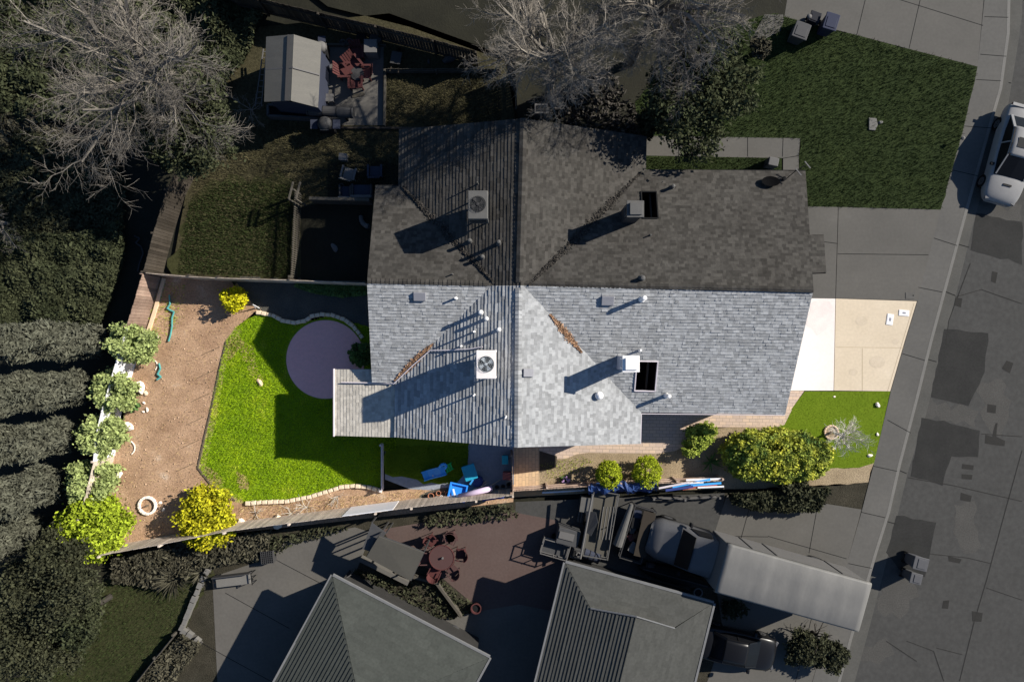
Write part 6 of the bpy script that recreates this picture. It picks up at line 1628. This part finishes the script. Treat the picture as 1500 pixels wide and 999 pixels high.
t = thing('garden_wall', 'low pale stone wall along the edge of the lower left concrete', 'wall', P(290, 880)); pts = [(309, 830), (298, 850), (285, 880), (272, 912), (268, 920), (285, 930), (298, 941)]
b = MB(); rg = random.Random(5); W2 = [Vector(P2(*q)) for q in pts]
for a, c in zip(W2[:-1], W2[1:]):
    k = max(1, int((c - a).length / .3))
    for i in range(k):
        p = a.lerp(c, (i + .5) / k); d = c - a; b.box((p.x, p.y, .16), (.29, .22 * rg.uniform(.85, 1.15), .32 * rg.uniform(.8, 1.1)), rz=math.atan2(d.y, d.x))
b.build('stones', M['concrete_kerb'], t, True); 
fence('low_fence', 'low timber fence along the lower lawn at the bottom left', [(262, 925), (235, 958), (200, 1002)], .5, M['timber_dim'], bw=.3)
t = thing('iron_railing', 'small dark iron railing by the corner of the lower left house', 'railing', P(515, 838)); 
A_ = P(500, 846); B_ = P(520, 833); b = MB()
for z in (.1, .9): MB().beam(A_ + Vector((0, 0, z)), B_ + Vector((0, 0, z)), .04, .04).build('rail', M['dim_white'], t, True)
for i in range(8): q = A_.lerp(B_, i / 7); MB().tube(q, q + Vector((0, 0, .92)), .012, n=5).build('baluster', M['dim_white'], t, True)

# ================================================================== trailers and stored things above the lower right house
def frame_cart(label, px, py, rz, L, W, h, m, deck, name='utility_trailer', cat='trailer'):
    t = thing(name, label, cat, P(px, py), rz); hx, hy = L / 2, W / 2
    MB().box((0, 0, h), (L, W, .06)).build('deck', deck, t)
    for z in (h + .1, h + .45):
        for a, c in (((-hx, -hy), (hx, -hy)), ((hx, -hy), (hx, hy)), ((hx, hy), (-hx, hy)), ((-hx, hy), (-hx, -hy))):
            MB().beam((*a, z), (*c, z), .04, .04).build('rail', m, t)
    for sx in (-1, 0, 1):
        for sy in (-1, 1): MB().box((sx * hx, sy * hy, h / 2 + .24), (.04, .04, h + .5)).build('post', m, t)
    for s in (-1, 1):
        o = MB().lathe([(.1, -.08), (.28, -.08), (.3, 0), (.28, .08), (.1, .08)], (0, 0, 0), 16).build('wheel', M['tyre']); o.data.transform(Matrix.Translation((0, s * (hy + .1), .3)) @ Matrix.Rotation(math.pi / 2, 4, 'X')); o.parent = t
    return t
frame_cart('small white railed trailer nearest the red patio', 812, 797, R(-16), 1.35, .75, .5, M['dim_white'], M['metal_dim'])
frame_cart('long narrow trailer loaded with poles beside the blue tarp', 877, 762, R(80), 3.3, 1.25, .45, M['metal_dull'], M['canvas_dim'])
frame_cart('dark trailer filled with loose junk left of the truck cab', 930, 776, R(73), 2.7, 1.1, .45, M['dim_grey'], M['dim_dark'])
t = thing('storage_box', 'dark metal cabinet with a white board on top, by the railed trailer', 'cabinet', P(830, 779), R(-14)); MB().box((0, 0, .5), (1.1, .8, 1.0)).build('body', M['metal_dim'], t, bevel=.02); MB().box((-.1, .05, 1.03), (.75, .35, .04)).build('board', M['dim_white'], t)
for i, lb in enumerate(['pale pole on the left of the loaded trailer', 'pale pole second from the left on the loaded trailer', 'pale pole in the middle of the loaded trailer', 'pale pole on the right of the loaded trailer']):
    x = 884 + i * 5; single(MB().tube(P(x, 742, .75 + .05 * i), P(x - 7, 790, .75 + .05 * i), .035, n=6).build('metal_pole', M['metal_dull']), lb, 'pole', 'poles on the loaded trailer')
single(MB().tube(P(868, 724, 1.3), P(850, 818, 1.1), .055, n=8).build('long_pipe', M['dim_white']), 'long white pipe reaching from the fence to the house corner', 'pipe')
o = MB().add([P(858, 748, .9), P(873, 750, 1.1), P(876, 765, 1.15), P(866, 785, .95), P(860, 780, .9)], [(0, 1, 2, 3, 4)]).build('metal_sheet', M['metal_dim']); o.modifiers.new('t', 'SOLIDIFY').thickness = .03; single(o, 'curved grey metal sheet on the loaded trailer', 'sheet')
t = thing('gutter_roll', 'pale curved half pipe leaning between the two trailers', 'pipe', P(913, 770)); MB().tube(P(925, 738, .9), P(905, 798, .7), .10, .28, 14).build('shell', M['metal_dull'], t, True)
o = MB().beam(P(952, 750, 1.0), P(937, 815, .95), .62, .06).build('plywood_sheet', M['dim_brown']); single(o, 'long dark plywood sheet right of the junk trailer', 'board')
barrel('dusty blue barrel lying below the loaded trailer', (854, 808), (878, 818), .28, .35, M['dim_blue'])
rg = random.Random(9)
jl = ['navy box on the junk trailer near the fence', 'dark crate second from the top of the junk trailer', 'orange brown crate in the middle of the junk trailer', 'dark red box low on the junk trailer', 'pale box at the lower end of the junk trailer', 'grey box between the dark crates of the junk trailer']
for lb, x, y, m, s in zip(jl, (933, 930, 931, 923, 927, 926), (752, 764, 782, 786, 800, 774), ('dim_blue', 'dim_dark', 'dim_orange', 'dim_red', 'dim_white', 'dim_grey'), (.35, .4, .3, .25, .4, .3)):
    t = thing('storage_crate', lb, 'crate', P(x, y, .5), rg.uniform(-.6, .6)); MB().frustum((0, 0, 0), (s * .9, s * 1.1), (s, s * 1.25), s * .7).build('body', M[m], t, bevel=.02); MB().box((0, 0, s * .7 + .01), (s * 1.06, s * 1.3, .03)).build('lid', M[m], t)
t = thing('generator', 'dark grey generator beside the railed trailer', 'generator', P(842, 806), R(-15)); MB().box((0, 0, .35), (.5, .55, .45)).build('body', M['dim_grey'], t, bevel=.05)
MB().tube((-.12, -.1, .6), (-.12, .15, .6), .1, n=12).build('tank', M['dim_dark'], t); MB().ring((.12, 0, .6), .1, .03, 14, 6).build('fan_cover', M['dim_white'], t)
t = thing('pallet', 'pale slatted pallet beside the loaded trailer', 'pallet', P(855, 757), R(-10)); 
for i in range(5): MB().box((-.28 + .14 * i, 0, .12), (.10, .55, .03)).build('slat', M['metal_dull'], t)
for y in (-.22, 0, .22): MB().box((0, y, .05), (.7, .06, .10)).build('bearer', M['dim_brown'], t)
t = thing('storage_box', 'grey flat box at the fence beside the long white pipe', 'box', P(857, 735), R(-8)); MB().box((0, 0, .35), (.6, .7, .7)).build('body', M['metal_dim'], t, bevel=.02); MB().box((0, 0, .71), (.63, .73, .04)).build('lid', M['metal_dull'], t)
t = thing('canoe', 'dark upturned boat hull along the lower right house wall', 'boat', P(985, 840), R(-15))
sec = []
for x, w_ in ((-1.9, .05), (-1.5, .26), (-.7, .42), (.2, .45), (1.1, .36), (1.7, .16), (1.9, .04)): sec.append((x, [(-w_, .25), (-w_ * .8, .48), (0, .60), (w_ * .8, .48), (w_, .25)]))
loft(MB(), sec).build('hull', M['dim_dark'], t, smooth=True); MB().beam((-1.7, 0, .62), (1.7, 0, .62), .04, .04).build('keel', M['dim_grey'], t)
barrel('grey half barrel at the wall of the lower right house', (945, 828), (985, 841), .24, .3, M['dim_grey'])
pot('dim white tub near the cab of the box truck', 1020, 864, .22, .35, M['dim_white'])
fence('metal_railing', 'thin pale railing along the side drive below the lumber pile', [(955, 726), (1000, 727), (1050, 724)], .5, M['dim_white'], bw=.04, gap=.5)
